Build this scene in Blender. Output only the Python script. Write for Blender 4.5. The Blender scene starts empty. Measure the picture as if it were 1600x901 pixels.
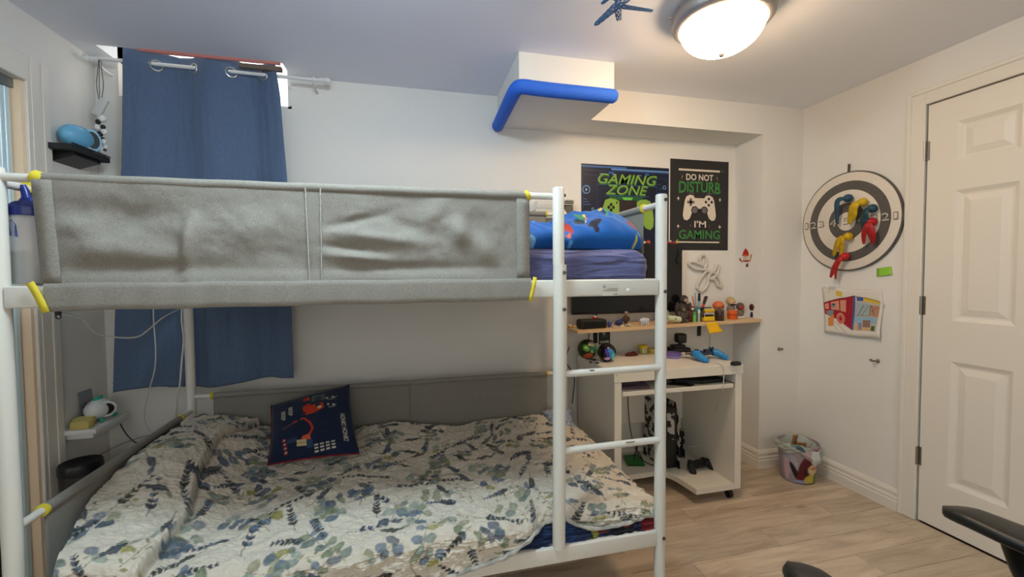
import bpy, bmesh, math, random
import numpy as np
from mathutils import Vector, Matrix, noise
from mathutils.geometry import tessellate_polygon
random.seed(7); RN = np.random.RandomState(7)
C = bpy.context.scene.collection
S = bpy.context.scene
# ---------------- camera
F_PX = 654.0; YAW = .233937; PITCH = -.035176; ROLL = -.00730185; CAM = Vector((0, 0, 1.25))
cy_, sy_, cp_, sp_ = math.cos(YAW), math.sin(YAW), math.cos(PITCH), math.sin(PITCH)
FW = Vector((sy_*cp_, cy_*cp_, sp_)); R0 = Vector((cy_, -sy_, 0)); U0 = R0.cross(FW)
cr_, sr_ = math.cos(ROLL), math.sin(ROLL)
RT = cr_*R0 + sr_*U0; UP = -sr_*R0 + cr_*U0
cam = bpy.data.cameras.new('camera'); cam.lens = F_PX/1600*36; cam.sensor_width = 36; cam.clip_start = .02
co = bpy.data.objects.new('camera', cam); C.objects.link(co)
co.matrix_world = Matrix(((RT.x, UP.x, -FW.x, CAM.x), (RT.y, UP.y, -FW.y, CAM.y), (RT.z, UP.z, -FW.z, CAM.z), (0, 0, 0, 1)))
S.camera = co
def at(px, py, **k):
    """room point seen at a measured photo position, on a plane x=, y= or z="""
    d = FW*F_PX + RT*(px-800) + UP*(450.5-py)
    a, v = list(k.items())[0]; i = 'xyz'.index(a)
    return CAM + d*((v-CAM[i])/d[i])
# ---------------- world, exposure
w = bpy.data.worlds.new('sky'); S.world = w; w.use_nodes = True
w.node_tree.nodes['Background'].inputs[0].default_value = (1.0, .965, .90, 1)
w.node_tree.nodes['Background'].inputs[1].default_value = 2.6
S.view_settings.view_transform = 'Standard'; S.view_settings.look = 'None'
S.view_settings.exposure = 0.0; S.view_settings.gamma = 1.0; S.view_settings.use_curve_mapping = False
LAMP_WARM = ((1.0, .70, .43), 43.0)      # lamp in view
LAMP_COOL = ((.74, .92, 1.0), 74.0)      # second fixture, further back in the room
# ---------------- dimensions (metres)
XL, XR, YB, YF, ZC = -1.455, 2.444, 2.43, -1.3, 2.285
YCOL, XCOL, ZS = 2.2, 2.135, 2.105
# ---------------- materials
def hx(h):
    h = h.lstrip('#'); v = [int(h[i:i+2], 16)/255 for i in (0, 2, 4)]
    return tuple((c/12.92 if c <= .04045 else ((c+.055)/1.055)**2.4) for c in v)
MATS = {}
def mat(name, col, rough=.6, metal=0, bump=0, bscale=40, var=0, vscale=8, vcol=None, emit=None, alpha=1, trans=0, attr=None, stretch=(1, 1, 1), spec=.5, ior=1.45, sheen=0, detail=4):
    if name in MATS: return MATS[name]
    m = bpy.data.materials.new(name); m.use_nodes = True; nt = m.node_tree; b = nt.nodes['Principled BSDF']
    if isinstance(col, str): col = hx(col)
    b.inputs['Base Color'].default_value = (*col, 1); b.inputs['Roughness'].default_value = rough
    b.inputs['Metallic'].default_value = metal; b.inputs['Specular IOR Level'].default_value = spec
    b.inputs['IOR'].default_value = ior
    m.diffuse_color = (*col, 1)
    if sheen: b.inputs['Sheen Weight'].default_value = sheen
    if trans: b.inputs['Transmission Weight'].default_value = trans
    if alpha < 1: b.inputs['Alpha'].default_value = alpha
    if emit: b.inputs['Emission Color'].default_value = (*emit[0], 1); b.inputs['Emission Strength'].default_value = emit[1]
    L = nt.links
    if bump or var:
        tc = nt.nodes.new('ShaderNodeTexCoord'); mp = nt.nodes.new('ShaderNodeMapping'); mp.inputs['Scale'].default_value = stretch
        L.new(tc.outputs['Object'], mp.inputs[0])
    if attr:
        an = nt.nodes.new('ShaderNodeAttribute'); an.attribute_name = attr; L.new(an.outputs['Color'], b.inputs['Base Color'])
    if var:
        n = nt.nodes.new('ShaderNodeTexNoise'); n.inputs['Scale'].default_value = vscale; n.inputs['Detail'].default_value = detail
        L.new(mp.outputs[0], n.inputs['Vector'])
        r = nt.nodes.new('ShaderNodeMapRange'); r.inputs[1].default_value = .3; r.inputs[2].default_value = .7; L.new(n.outputs[0], r.inputs[0])
        mx = nt.nodes.new('ShaderNodeMix'); mx.data_type = 'RGBA'
        v2 = hx(vcol) if isinstance(vcol, str) else (vcol or tuple(c*(1-var) for c in col))
        mx.inputs[6].default_value = (*col, 1); mx.inputs[7].default_value = (*v2, 1)
        L.new(r.outputs[0], mx.inputs[0]); L.new(mx.outputs[2], b.inputs['Base Color'])
    if bump:
        n2 = nt.nodes.new('ShaderNodeTexNoise'); n2.inputs['Scale'].default_value = bscale; n2.inputs['Detail'].default_value = 3
        L.new(mp.outputs[0], n2.inputs['Vector'])
        bp = nt.nodes.new('ShaderNodeBump'); bp.inputs['Strength'].default_value = bump; bp.inputs['Distance'].default_value = .01
        L.new(n2.outputs[0], bp.inputs['Height']); L.new(bp.outputs[0], b.inputs['Normal'])
    MATS[name] = m; return m
def pm(h, rough=.55, **k): return mat('paint_'+h.lstrip('#')+('' if rough == .55 else '_%d' % (rough*100)), h, rough, **k)
M_WALL = mat('wall_paint', (.79, .775, .735), .75, bump=.05, bscale=180, var=.03, vscale=1.5)
M_CEIL = mat('ceiling_paint', (.86, .88, .93), .85, bump=.08, bscale=220)
M_TRIM = mat('trim_paint', (.78, .74, .67), .4, bump=.02, bscale=20)
M_DOOR = mat('door_paint', (.80, .755, .68), .38, bump=.03, bscale=150)
M_METAL = mat('white_enamel', (.70, .685, .63), .32, bump=.02, bscale=60)
M_STEEL = mat('dull_steel', (.33, .31, .28), .35, metal=1)
M_BOLT = mat('bolt_steel', (.12, .11, .1), .4, metal=.8)
M_YEL = mat('yellow_webbing', '#d8c53a', .7, bump=.1, bscale=300)
M_DESK = mat('white_laminate', (.80, .775, .70), .35, bump=.01)
M_BLK = mat('black_plastic', (.012, .012, .014), .4)
M_BLKM = mat('matt_black_plastic', (.02, .02, .022), .75, bump=.05, bscale=400)
M_WHT = mat('white_plastic', (.75, .76, .75), .4)
M_CORD = mat('white_cord', (.62, .62, .6), .5)
M_DCORD = mat('dark_cord', (.03, .03, .035), .5)
def fabric(name, c1, c2, scale=500, b=.25, rough=.9, stretch=(1, 1, 1), attr=None):
    return mat(name, c1, rough, bump=b, bscale=scale, var=0 if attr else .5, vscale=scale*.7, vcol=c2, sheen=.15, stretch=stretch, spec=.2, attr=attr, detail=2)
M_GREY = fabric('grey_heathered_cloth', (.20, .187, .163), (.31, .293, .262), 420, .22, stretch=(1, 1, 2.2))
M_CURT = fabric('blue_curtain_cloth', (.088, .133, .225), (.115, .168, .275), 300, .2)
M_NAVY = fabric('navy_sheet_cotton', (.105, .115, .25), (.12, .13, .28), 200, .08)
# ---------------- mesh helpers
def sm(me, ang=40):
    for p in me.polygons: p.use_smooth = True
    try: me.set_sharp_from_angle(angle=math.radians(ang))
    except Exception: pass
def wloc(o):
    v = Vector((0, 0, 0))
    while o: v += o.location; o = o.parent
    return v
def obj(name, bm, m, parent=None, smooth=40, kind=None):
    """one mesh object; bm in world coordinates, recalculated for the parent's place"""
    me = bpy.data.meshes.new(name)
    bmesh.ops.recalc_face_normals(bm, faces=bm.faces)
    if parent is not None: bmesh.ops.translate(bm, verts=bm.verts, vec=-wloc(parent))
    bm.to_mesh(me); bm.free()
    for mm in (m if isinstance(m, (list, tuple)) else [m]): me.materials.append(mm)
    if smooth: sm(me, smooth)
    o = bpy.data.objects.new(name, me); C.objects.link(o)
    if parent is not None: o.parent = parent
    if kind: o['kind'] = kind
    return o
def center(o):
    """move a top-level mesh's origin to the middle of its base"""
    me = o.data; n = len(me.vertices); a = np.empty(n*3); me.vertices.foreach_get('co', a); a = a.reshape(-1, 3)
    c = (a.min(0)+a.max(0))/2; c[2] = a[:, 2].min(); a -= c
    me.vertices.foreach_set('co', a.ravel()); o.location = Vector(o.location)+Vector(c); me.update()
def thing(name, label, cat, loc=(0, 0, 0), group=None):
    o = bpy.data.objects.new(name, None); C.objects.link(o); o.location = Vector(loc); o.empty_display_size = .05
    o['label'] = label; o['category'] = cat
    if group: o['group'] = group
    return o
def tag(o, label, cat, group=None):
    o['label'] = label; o['category'] = cat
    if group: o['group'] = group
    if o.type == 'MESH' and not o.children: center(o)
    return o
def struct(name, bm, m, parent=None, smooth=0):
    o = obj(name, bm, m, parent, smooth)
    if parent is None: o['kind'] = 'structure'
    return o
def nb(): return bmesh.new()
def box(bm, a, b, bev=0, seg=2, mi=0):
    a, b = Vector(a), Vector(b)
    lo = Vector((min(a.x, b.x), min(a.y, b.y), min(a.z, b.z))); hi = Vector((max(a.x, b.x), max(a.y, b.y), max(a.z, b.z)))
    r = bmesh.ops.create_cube(bm, size=1)
    for v in r['verts']: v.co = Vector((lo[i]+(v.co[i]+.5)*(hi[i]-lo[i]) for i in range(3)))
    fs = set(f for v in r['verts'] for f in v.link_faces)
    for f in fs: f.material_index = mi
    if bev:
        es = list(set(e for v in r['verts'] for e in v.link_edges))
        bmesh.ops.bevel(bm, geom=es, offset=bev, segments=seg, affect='EDGES', profile=.5)
    return bm
def obox(bm, c, ax, ay, az, dims, bev=0, seg=2):
    """oriented box: centre c, three axes, dims"""
    t = nb(); d = Vector(dims)/2; box(t, -d, d, bev, seg)
    Mx = Matrix((Vector(ax).normalized(), Vector(ay).normalized(), Vector(az).normalized())).transposed().to_4x4(); Mx.translation = Vector(c)
    t.transform(Mx); merge(bm, t); return bm
def merge(bm, t):
    me = bpy.data.meshes.new('t'); t.to_mesh(me); t.free(); bm.from_mesh(me); bpy.data.meshes.remove(me)
def ring_frame(d):
    d = d.normalized(); a = Vector((0, 0, 1)) if abs(d.z) < .9 else Vector((1, 0, 0))
    u = d.cross(a).normalized(); return u, u.cross(d).normalized()
def tube(bm, pts, r, n=12, cap=True, closed=False, flat=1.0):
    pts = [Vector(p) for p in pts]; rs = r if isinstance(r, (list, tuple)) else [r]*len(pts)
    rings = []; u = None; N = len(pts)
    for i, p in enumerate(pts):
        if closed: d = pts[(i+1) % N]-pts[i-1]
        else: d = pts[min(i+1, N-1)]-pts[max(i-1, 0)]
        d.normalize()
        if u is None: u, v = ring_frame(d)
        else:
            u = (u-d*u.dot(d)).normalized(); v = u.cross(d).normalized()
        rings.append([bm.verts.new(p+(u*math.cos(2*math.pi*k/n)+v*math.sin(2*math.pi*k/n)*flat)*rs[i]) for k in range(n)])
    for i in range(N if closed else N-1):
        a, b = rings[i], rings[(i+1) % N]
        for k in range(n): bm.faces.new((a[k], a[(k+1) % n], b[(k+1) % n], b[k]))
    if cap and not closed:
        bm.faces.new(rings[0][::-1]); bm.faces.new(rings[-1])
    return bm
def lathe(bm, prof, c=(0, 0, 0), n=24, axis=(0, 0, 1)):
    c = Vector(c); ax = Vector(axis).normalized(); u, v = ring_frame(ax); rings = []
    for r, h in prof:
        if r < 1e-6: rings.append([bm.verts.new(c+ax*h)])
        else: rings.append([bm.verts.new(c+ax*h+(u*math.cos(2*math.pi*k/n)+v*math.sin(2*math.pi*k/n))*r) for k in range(n)])
    for a, b in zip(rings, rings[1:]):
        for k in range(n):
            k2 = (k+1) % n
            if len(a) == 1 and len(b) == 1: continue
            if len(a) == 1: bm.faces.new((a[0], b[k2], b[k]))
            elif len(b) == 1: bm.faces.new((a[k], a[k2], b[0]))
            else: bm.faces.new((a[k], a[k2], b[k2], b[k]))
    for rg, s in ((rings[0], -1), (rings[-1], 1)):
        if len(rg) > 1: bm.faces.new(rg[::s])
    return bm
def ball(bm, c, r, sx=1, sy=1, sz=1, n=16, rot=None):
    t = bmesh.ops.create_uvsphere(bm, u_segments=n, v_segments=max(8, n*2//3), radius=1)
    for v in t['verts']:
        p = Vector((v.co.x*sx*r, v.co.y*sy*r, v.co.z*sz*r))
        if rot is not None: p = rot @ p
        v.co = p+Vector(c)
    return bm
def prism(bm, poly, f, d):
    """poly 2-D, f(u,v)->Vector, d extrusion Vector"""
    a = [bm.verts.new(f(*p)) for p in poly]; b = [bm.verts.new(f(*p)+Vector(d)) for p in poly]
    n = len(poly)
    tris = tessellate_polygon([[Vector((p[0], p[1], 0)) for p in poly]])
    for t in tris:
        bm.faces.new([a[i] for i in t]); bm.faces.new([b[i] for i in t][::-1])
    for i in range(n): bm.faces.new((a[i], a[(i+1) % n], b[(i+1) % n], b[i]))
    return bm
def grid_obj(name, P, m, parent=None, cols=None, thick=0, kind=None, smooth=True):
    """P: (ny,nx,3) array of world points"""
    ny, nx, _ = P.shape; V = P.reshape(-1, 3).copy()
    if parent is not None: V -= np.array(wloc(parent))
    idx = np.arange(ny*nx).reshape(ny, nx)
    Fq = np.stack([idx[:-1, :-1], idx[:-1, 1:], idx[1:, 1:], idx[1:, :-1]], -1).reshape(-1, 4)
    me = bpy.data.meshes.new(name); me.from_pydata(V.tolist(), [], Fq.tolist())
    me.polygons.foreach_set('use_smooth', [smooth]*len(me.polygons))
    if cols is not None:
        ca = me.color_attributes.new('print', 'FLOAT_COLOR', 'POINT')
        c4 = np.ones((ny*nx, 4)); c4[:, :3] = cols.reshape(-1, 3); ca.data.foreach_set('color', c4.ravel())
    me.materials.append(m); me.update()
    o = bpy.data.objects.new(name, me); C.objects.link(o)
    if parent is not None: o.parent = parent
    if thick:
        md = o.modifiers.new('thickness', 'SOLIDIFY'); md.thickness = thick; md.offset = 0
    if kind: o['kind'] = kind
    return o
def gauss(X, Y, x, y, sx, sy, a=0):
    c, s = math.cos(a), math.sin(a); U = (X-x)*c+(Y-y)*s; V = -(X-x)*s+(Y-y)*c
    return np.exp(-(U/sx)**2-(V/sy)**2)
def sstep(x, a, b): t = np.clip((x-a)/(b-a), 0, 1); return t*t*(3-2*t)
def fbm(X, Y, f, seed=0, oct=3):
    """smooth value noise in numpy"""
    out = np.zeros_like(X); amp = 1
    for o in range(oct):
        r = np.random.RandomState(seed+o*17); T = r.rand(64, 64)*2-1
        x = X*f+seed*1.7; y = Y*f+seed*.9; xi = np.floor(x).astype(int); yi = np.floor(y).astype(int); fx = x-xi; fy = y-yi
        fx = fx*fx*(3-2*fx); fy = fy*fy*(3-2*fy)
        g = lambda i, j: T[(xi+i) % 64, (yi+j) % 64]
        out += amp*((g(0, 0)*(1-fx)+g(1, 0)*fx)*(1-fy)+(g(0, 1)*(1-fx)+g(1, 1)*fx)*fy); amp *= .5; f *= 2.03
    return out
# ---------------- flat print (posters, labels): thin coloured shapes laid on a surface
_tx = {}
def text_mesh(s, bold=.015, shear=0):
    k = (s, bold, shear)
    if k not in _tx:
        cu = bpy.data.curves.new('lettering', 'FONT'); cu.body = s; cu.offset = bold; cu.shear = shear; cu.resolution_u = 3
        o = bpy.data.objects.new('lettering', cu); C.objects.link(o)
        dg = bpy.context.evaluated_depsgraph_get(); me = bpy.data.meshes.new_from_object(o.evaluated_get(dg))
        V = [(v.co.x, v.co.y) for v in me.vertices]; Fs = [tuple(p.vertices) for p in me.polygons]
        bpy.data.meshes.remove(me); bpy.data.objects.remove(o); bpy.data.curves.remove(cu)
        x0 = min(v[0] for v in V); x1 = max(v[0] for v in V); y0 = min(v[1] for v in V); y1 = max(v[1] for v in V)
        _tx[k] = ([((x-x0)/(x1-x0), (y-y0)/(y1-y0)) for x, y in V], Fs)
    return _tx[k]
class Print:
    def __init__(s, f): s.f = f; s.bm = nb(); s.m = []; s.h = 0.0006
    def mi(s, m):
        if m not in s.m: s.m.append(m)
        return s.m.index(m)
    def poly(s, pts, m, lay=0):
        i = s.mi(m); h = s.h+lay*.0004
        if getattr(s, 'sub', 0) and len(pts) == 4:
            N = s.sub; a, b, c, d = [Vector((p[0], p[1])) for p in pts]
            G = [[s.bm.verts.new(s.f(*(a*(1-x/N)*(1-y/N)+b*(x/N)*(1-y/N)+c*(x/N)*(y/N)+d*(1-x/N)*(y/N)), h)) for x in range(N+1)] for y in range(N+1)]
            for y in range(N):
                for x in range(N): s.bm.faces.new((G[y][x], G[y][x+1], G[y+1][x+1], G[y+1][x])).material_index = i
            return
        vs = [s.bm.verts.new(s.f(u, v, h)) for u, v in pts]
        if len(pts) <= 4:
            try: s.bm.faces.new(vs).material_index = i
            except ValueError: pass
        else:
            for t in tessellate_polygon([[Vector((u, v, 0)) for u, v in pts]]):
                try: s.bm.faces.new([vs[k] for k in t]).material_index = i
                except ValueError: pass
    def rect(s, u0, v0, u1, v1, m, lay=0): s.poly([(u0, v0), (u1, v0), (u1, v1), (u0, v1)], m, lay)
    def disc(s, u, v, ru, rv, m, lay=0, n=20, a=0):
        c, q = math.cos(a), math.sin(a)
        s.poly([(u+ru*math.cos(t)*c-rv*math.sin(t)*q, v+ru*math.cos(t)*q+rv*math.sin(t)*c) for t in [2*math.pi*k/n for k in range(n)]], m, lay)
    def ring(s, u, v, r0, r1, m, lay=0, n=32, asp=1, a0=0, a1=2*math.pi):
        for k in range(n):
            t0, t1 = a0+(a1-a0)*k/n, a0+(a1-a0)*(k+1)/n
            s.poly([(u+r0*math.cos(t0), v+asp*r0*math.sin(t0)), (u+r1*math.cos(t0), v+asp*r1*math.sin(t0)), (u+r1*math.cos(t1), v+asp*r1*math.sin(t1)), (u+r0*math.cos(t1), v+asp*r0*math.sin(t1))], m, lay)
    def line(s, pts, wd, m, lay=0):
        for (x0, y0), (x1, y1) in zip(pts, pts[1:]):
            dx, dy = x1-x0, y1-y0; l = math.hypot(dx, dy) or 1; nx, ny = -dy/l*wd/2, dx/l*wd/2
            s.poly([(x0+nx, y0+ny), (x0-nx, y0-ny), (x1-nx, y1-ny), (x1+nx, y1+ny)], m, lay)
    def text(s, t, u0, v0, u1, v1, m, lay=0, bold=.015, shear=0, warp=None, split=None):
        V, Fs = text_mesh(t, bold, shear); ms = m if isinstance(m, list) else [m]
        h = s.h+lay*.0004; vs = []
        for x, y in V:
            u, v = u0+x*(u1-u0), v0+y*(v1-v0)
            if warp: u, v = warp(u, v, x, y)
            vs.append(s.bm.verts.new(s.f(u, v, h)))
        i = s.mi(ms[0])
        for f in Fs:
            try: s.bm.faces.new([vs[k] for k in f]).material_index = i
            except ValueError: pass
    def build(s, name, parent):
        me_ms = s.m; return obj(name, s.bm, me_ms, parent, smooth=0)
def plane_map(o, eu, ev, n):
    o, eu, ev, n = Vector(o), Vector(eu), Vector(ev), Vector(n)
    return lambda u, v, h=0: o+eu*u+ev*v+n*h
# =====================================================================  SETTING
T = .12
def wood_mat():
    m = bpy.data.materials.new('laminate_oak'); m.use_nodes = True; nt = m.node_tree; b = nt.nodes['Principled BSDF']; L = nt.links
    tc = nt.nodes.new('ShaderNodeTexCoord'); oi = nt.nodes.new('ShaderNodeObjectInfo')
    ad = nt.nodes.new('ShaderNodeVectorMath'); ad.operation = 'MULTIPLY_ADD'; L.new(oi.outputs['Random'], ad.inputs[0]); ad.inputs[1].default_value = (37, 19, 11); L.new(tc.outputs['Object'], ad.inputs[2])
    mp = nt.nodes.new('ShaderNodeMapping'); mp.inputs['Scale'].default_value = (1.3, 9, 1); L.new(ad.outputs[0], mp.inputs[0])
    n1 = nt.nodes.new('ShaderNodeTexNoise'); n1.inputs['Scale'].default_value = 2.2; n1.inputs['Detail'].default_value = 8; n1.inputs['Roughness'].default_value = .65; n1.inputs['Distortion'].default_value = .6; L.new(mp.outputs[0], n1.inputs['Vector'])
    cr = nt.nodes.new('ShaderNodeValToRGB'); cr.color_ramp.elements[0].position = .25; cr.color_ramp.elements[0].color = (*hx('#9a8672'), 1); cr.color_ramp.elements[1].position = .72; cr.color_ramp.elements[1].color = (*hx('#d8c8b2'), 1)
    e = cr.color_ramp.elements.new(.5); e.color = (*hx('#c2b09a'), 1); L.new(n1.outputs[0], cr.inputs[0])
    mp2 = nt.nodes.new('ShaderNodeMapping'); mp2.inputs['Scale'].default_value = (3, 7, 1); L.new(ad.outputs[0], mp2.inputs[0])
    v = nt.nodes.new('ShaderNodeTexVoronoi'); v.inputs['Scale'].default_value = .9; L.new(mp2.outputs[0], v.inputs['Vector'])
    kr = nt.nodes.new('ShaderNodeMapRange'); kr.inputs[1].default_value = .03; kr.inputs[2].default_value = .12; kr.inputs[3].default_value = .5; kr.inputs[4].default_value = 0; L.new(v.outputs['Distance'], kr.inputs[0])
    mx = nt.nodes.new('ShaderNodeMix'); mx.data_type = 'RGBA'; L.new(kr.outputs[0], mx.inputs[0]); L.new(cr.outputs[0], mx.inputs[6]); mx.inputs[7].default_value = (*hx('#6a5846'), 1)
    hs = nt.nodes.new('ShaderNodeHueSaturation'); mr = nt.nodes.new('ShaderNodeMapRange'); mr.inputs[3].default_value = .88; mr.inputs[4].default_value = 1.1; L.new(oi.outputs['Random'], mr.inputs[0]); L.new(mr.outputs[0], hs.inputs['Value']); L.new(mx.outputs[2], hs.inputs['Color']); L.new(hs.outputs[0], b.inputs['Base Color'])
    b.inputs['Roughness'].default_value = .45
    bp = nt.nodes.new('ShaderNodeBump'); bp.inputs['Strength'].default_value = .15; bp.inputs['Distance'].default_value = .002; L.new(n1.outputs[0], bp.inputs['Height']); L.new(bp.outputs[0], b.inputs['Normal'])
    return m
M_WOOD = wood_mat()
floor = struct('floor', box(nb(), (XL-.8, YF-T, -.1), (XR+T, YB+T, -.008)), mat('floor_joint', '#5c4c3e', .8))
PW = .127; row = 0; y = YB-.005
plank_me = {}
while y > YF:
    x = XL-.1-((row*.47) % 1.2)
    while x < XR:
        x0, x1 = max(x, XL), min(x+1.2, XR)
        if x1-x0 > .02:
            key = round(x1-x0, 2)
            L_ = x1-x0
            bm = box(nb(), (-L_/2+.0006, -PW/2+.0006, -.008), (L_/2-.0006, PW/2-.0006, 0), .0012, 1)
            if key not in plank_me:
                me = bpy.data.meshes.new('plank'); bm.to_mesh(me); me.materials.append(M_WOOD); plank_me[key] = me
            bm.free()
            o = bpy.data.objects.new('plank', plank_me[key]); o.location = ((x0+x1)/2, y-PW/2, 0); C.objects.link(o); o.parent = floor
        x += 1.2
    y -= PW; row += 1
# ceiling with the notch over the window well
WX0, WX1, WY = -1.36, -.60, 2.285
bm = nb()
box(bm, (XL-.9, YF-T, ZC), (XR+T, WY, ZC+.1)); box(bm, (XL-.9, WY, ZC), (WX0, YB+T, ZC+.1)); box(bm, (WX1, WY, ZC), (XR+T, YB+T, ZC+.1))
struct('ceiling', bm, M_CEIL)
WZ0, WZ1 = 2.12, 2.50
bm = nb()
box(bm, (XL-T, YB, -.1), (XR+T, YB+T, WZ0)); box(bm, (XL-T, YB, WZ0), (WX0, YB+T, ZC+.25)); box(bm, (WX1, YB, WZ0), (XR+T, YB+T, ZC+.25)); box(bm, (WX0, YB, WZ1), (WX1, YB+T, ZC+.25))
box(bm, (WX0, WY-.05, ZC+.1), (WX1, WY, ZC+.25)); box(bm, (WX0, WY, ZC+.225), (WX1, YB+.001, ZC+.27))
box(bm, (WX0-.05, WY-.05, ZC+.1), (WX0, YB, ZC+.25)); box(bm, (WX1, WY-.05, ZC+.1), (WX1+.05, YB, ZC+.25))
struct('wall_back', bm, M_WALL)
# window
M_PANE = bpy.data.materials.new('window_pane'); M_PANE.use_nodes = True
_nt = M_PANE.node_tree; _nt.nodes.remove(_nt.nodes['Principled BSDF']); _t = _nt.nodes.new('ShaderNodeBsdfTransparent'); _g = _nt.nodes.new('ShaderNodeBsdfGlossy'); _g.inputs['Roughness'].default_value = .02
_f = _nt.nodes.new('ShaderNodeMixShader'); _f.inputs[0].default_value = .05; _nt.links.new(_t.outputs[0], _f.inputs[1]); _nt.links.new(_g.outputs[0], _f.inputs[2]); _nt.links.new(_f.outputs[0], _nt.nodes['Material Output'].inputs[0])
bm = nb(); fy = YB+.05
for a, b in (((WX0, WZ0), (WX1, WZ0+.03)), ((WX0, WZ1-.03), (WX1, WZ1)), ((WX0, WZ0), (WX0+.03, WZ1)), ((WX1-.03, WZ0), (WX1, WZ1)), (((WX0+WX1)/2-.015, WZ0), ((WX0+WX1)/2+.015, WZ1))):
    box(bm, (a[0], fy, a[1]), (b[0], fy+.05, b[1]))
win = struct('window_1', bm, M_WHT)
struct('pane', box(nb(), (WX0+.03, fy+.02, WZ0+.03), ((WX0+WX1)/2-.015, fy+.026, WZ1-.03)), M_PANE, win)
struct('pane', box(nb(), ((WX0+WX1)/2+.015, fy+.02, WZ0+.03), (WX1-.03, fy+.026, WZ1-.03)), M_PANE, win)
# bulkhead over the desk, its boxed duct, the column and the niche
struct('trim_1', box(nb(), (.985, YCOL, ZS), (XR, YB, ZC)), M_WALL)['label'] = 'boxed bulkhead over the desk niche'
struct('trim_2', box(nb(), (.5, 1.925, ZS), (.985, YB, ZC)), M_WALL)['label'] = 'white boxed duct under the ceiling'
struct('trim_3', box(nb(), (XCOL, YCOL, -.008), (XR, YB, ZS)), M_WALL)['label'] = 'wall return beside the desk niche'
# right wall with door opening
DY1, DY0, DZ = 1.534, .73, 2.052
bm = nb()
box(bm, (XR, DY1+.004, -.1), (XR+T, YB+T, ZC+.1)); box(bm, (XR, YF-T, -.1), (XR+T, DY0-.012, ZC+.1)); box(bm, (XR, DY0-.012, DZ+.004), (XR+T, DY1+.004, ZC+.1))
struct('wall_right', bm, M_WALL)
struct('door_light_stop', box(nb(), (XR+.06, DY0-.02, -.008), (XR+T, DY1+.02, DZ+.02)), mat('light_stop_black', (.02, .02, .02), .9))['label'] = 'black board added behind the door to stop light leaks'  # unseen board, added to block light leaking round the door slab
FX0, FX1, FZ0, FZ1 = -1.1, 1.3, .75, 1.95       # unseen window added behind the camera for fill light
bm = nb(); box(bm, (XL-T, YF-T, -.1), (XR+T, YF, FZ0)); box(bm, (XL-T, YF-T, FZ1), (XR+T, YF, ZC+.1)); box(bm, (XL-T, YF-T, FZ0), (FX0, YF, FZ1)); box(bm, (FX1, YF-T, FZ0), (XR+T, YF, FZ1))
struct('wall_front', bm, M_WALL)
bm = nb()
for a, b in (((FX0, FZ0), (FX1, FZ0+.05)), ((FX0, FZ1-.05), (FX1, FZ1)), ((FX0, FZ0), (FX0+.05, FZ1)), ((FX1-.05, FZ0), (FX1, FZ1)), (((FX0+FX1)/2-.025, FZ0), ((FX0+FX1)/2+.025, FZ1))):
    box(bm, (a[0], YF-.08, a[1]), (b[0], YF-.03, b[1]))
fill_win = struct('fill_window', bm, M_WHT)
struct('pane', box(nb(), (FX0+.05, YF-.06, FZ0+.05), (FX1-.05, YF-.056, FZ1-.05)), M_PANE, fill_win)
# door slab: stiles, rails and raised panels
XD = XR+.004
door = bpy.data.objects.new('door_1', None)
bm = nb()
W = DY1-DY0
def dy(u): return DY1-.003-u*(W-.006)      # u 0 at the hinge edge
ST, MS = .14, .19
cols = [(ST, .5-MS/2), (.5+MS/2, 1-ST)]
rows = [(.235, .825), (1.015, 1.62), (1.75, 1.935)]
def dbox(u0, u1, z0, z1, xo): box(bm, (XD+xo, dy(u0), z0), (XD+.036, dy(u1), z1))
dbox(0, ST, .008, DZ-.003, 0); dbox(1-ST, 1, .008, DZ-.003, 0)
dbox(.5-MS/2, .5+MS/2, .008, DZ-.003, 0)
zz = [.008]+[v for r in rows for v in r]+[DZ-.003]
for (u0, u1) in cols:
    for i in range(0, len(zz), 2): dbox(u0, u1, zz[i], zz[i+1], 0)
door = struct('door_1', bm, M_DOOR)
for (u0, u1) in cols:
    for (z0, z1) in rows:
        bm = nb(); ins = [(0, 0), (.018, .011), (.026, .012), (.055, .003), (.06, .003)]; rings = []
        for d, dep in ins:
            y0, y1 = dy(u0)-d, dy(u1)+d
            rings.append([bm.verts.new((XD+dep, yy, z)) for yy, z in ((y0, z0+d), (y1, z0+d), (y1, z1-d), (y0, z1-d))])
        for a, b in zip(rings, rings[1:]):
            for k in range(4): bm.faces.new((a[k], a[(k+1) % 4], b[(k+1) % 4], b[k]))
        bm.faces.new(rings[-1]); struct('panel', bm, M_DOOR, door)
for z in (1.83, 1.08, .33):
    bm = nb(); tube(bm, [(XR-.006, DY1+.003, z-.045), (XR-.006, DY1+.003, z+.045)], .006, 10)
    box(bm, (XR-.001, DY1-.012, z-.045), (XD+.004, DY1+.010, z+.045))
    for k in (-.015, .015): tube(bm, [(XR-.006, DY1+.003, z+k-.001), (XR-.006, DY1+.003, z+k+.001)], .0068, 10)
    struct('hinge', bm, M_STEEL, door, 40)
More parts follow.
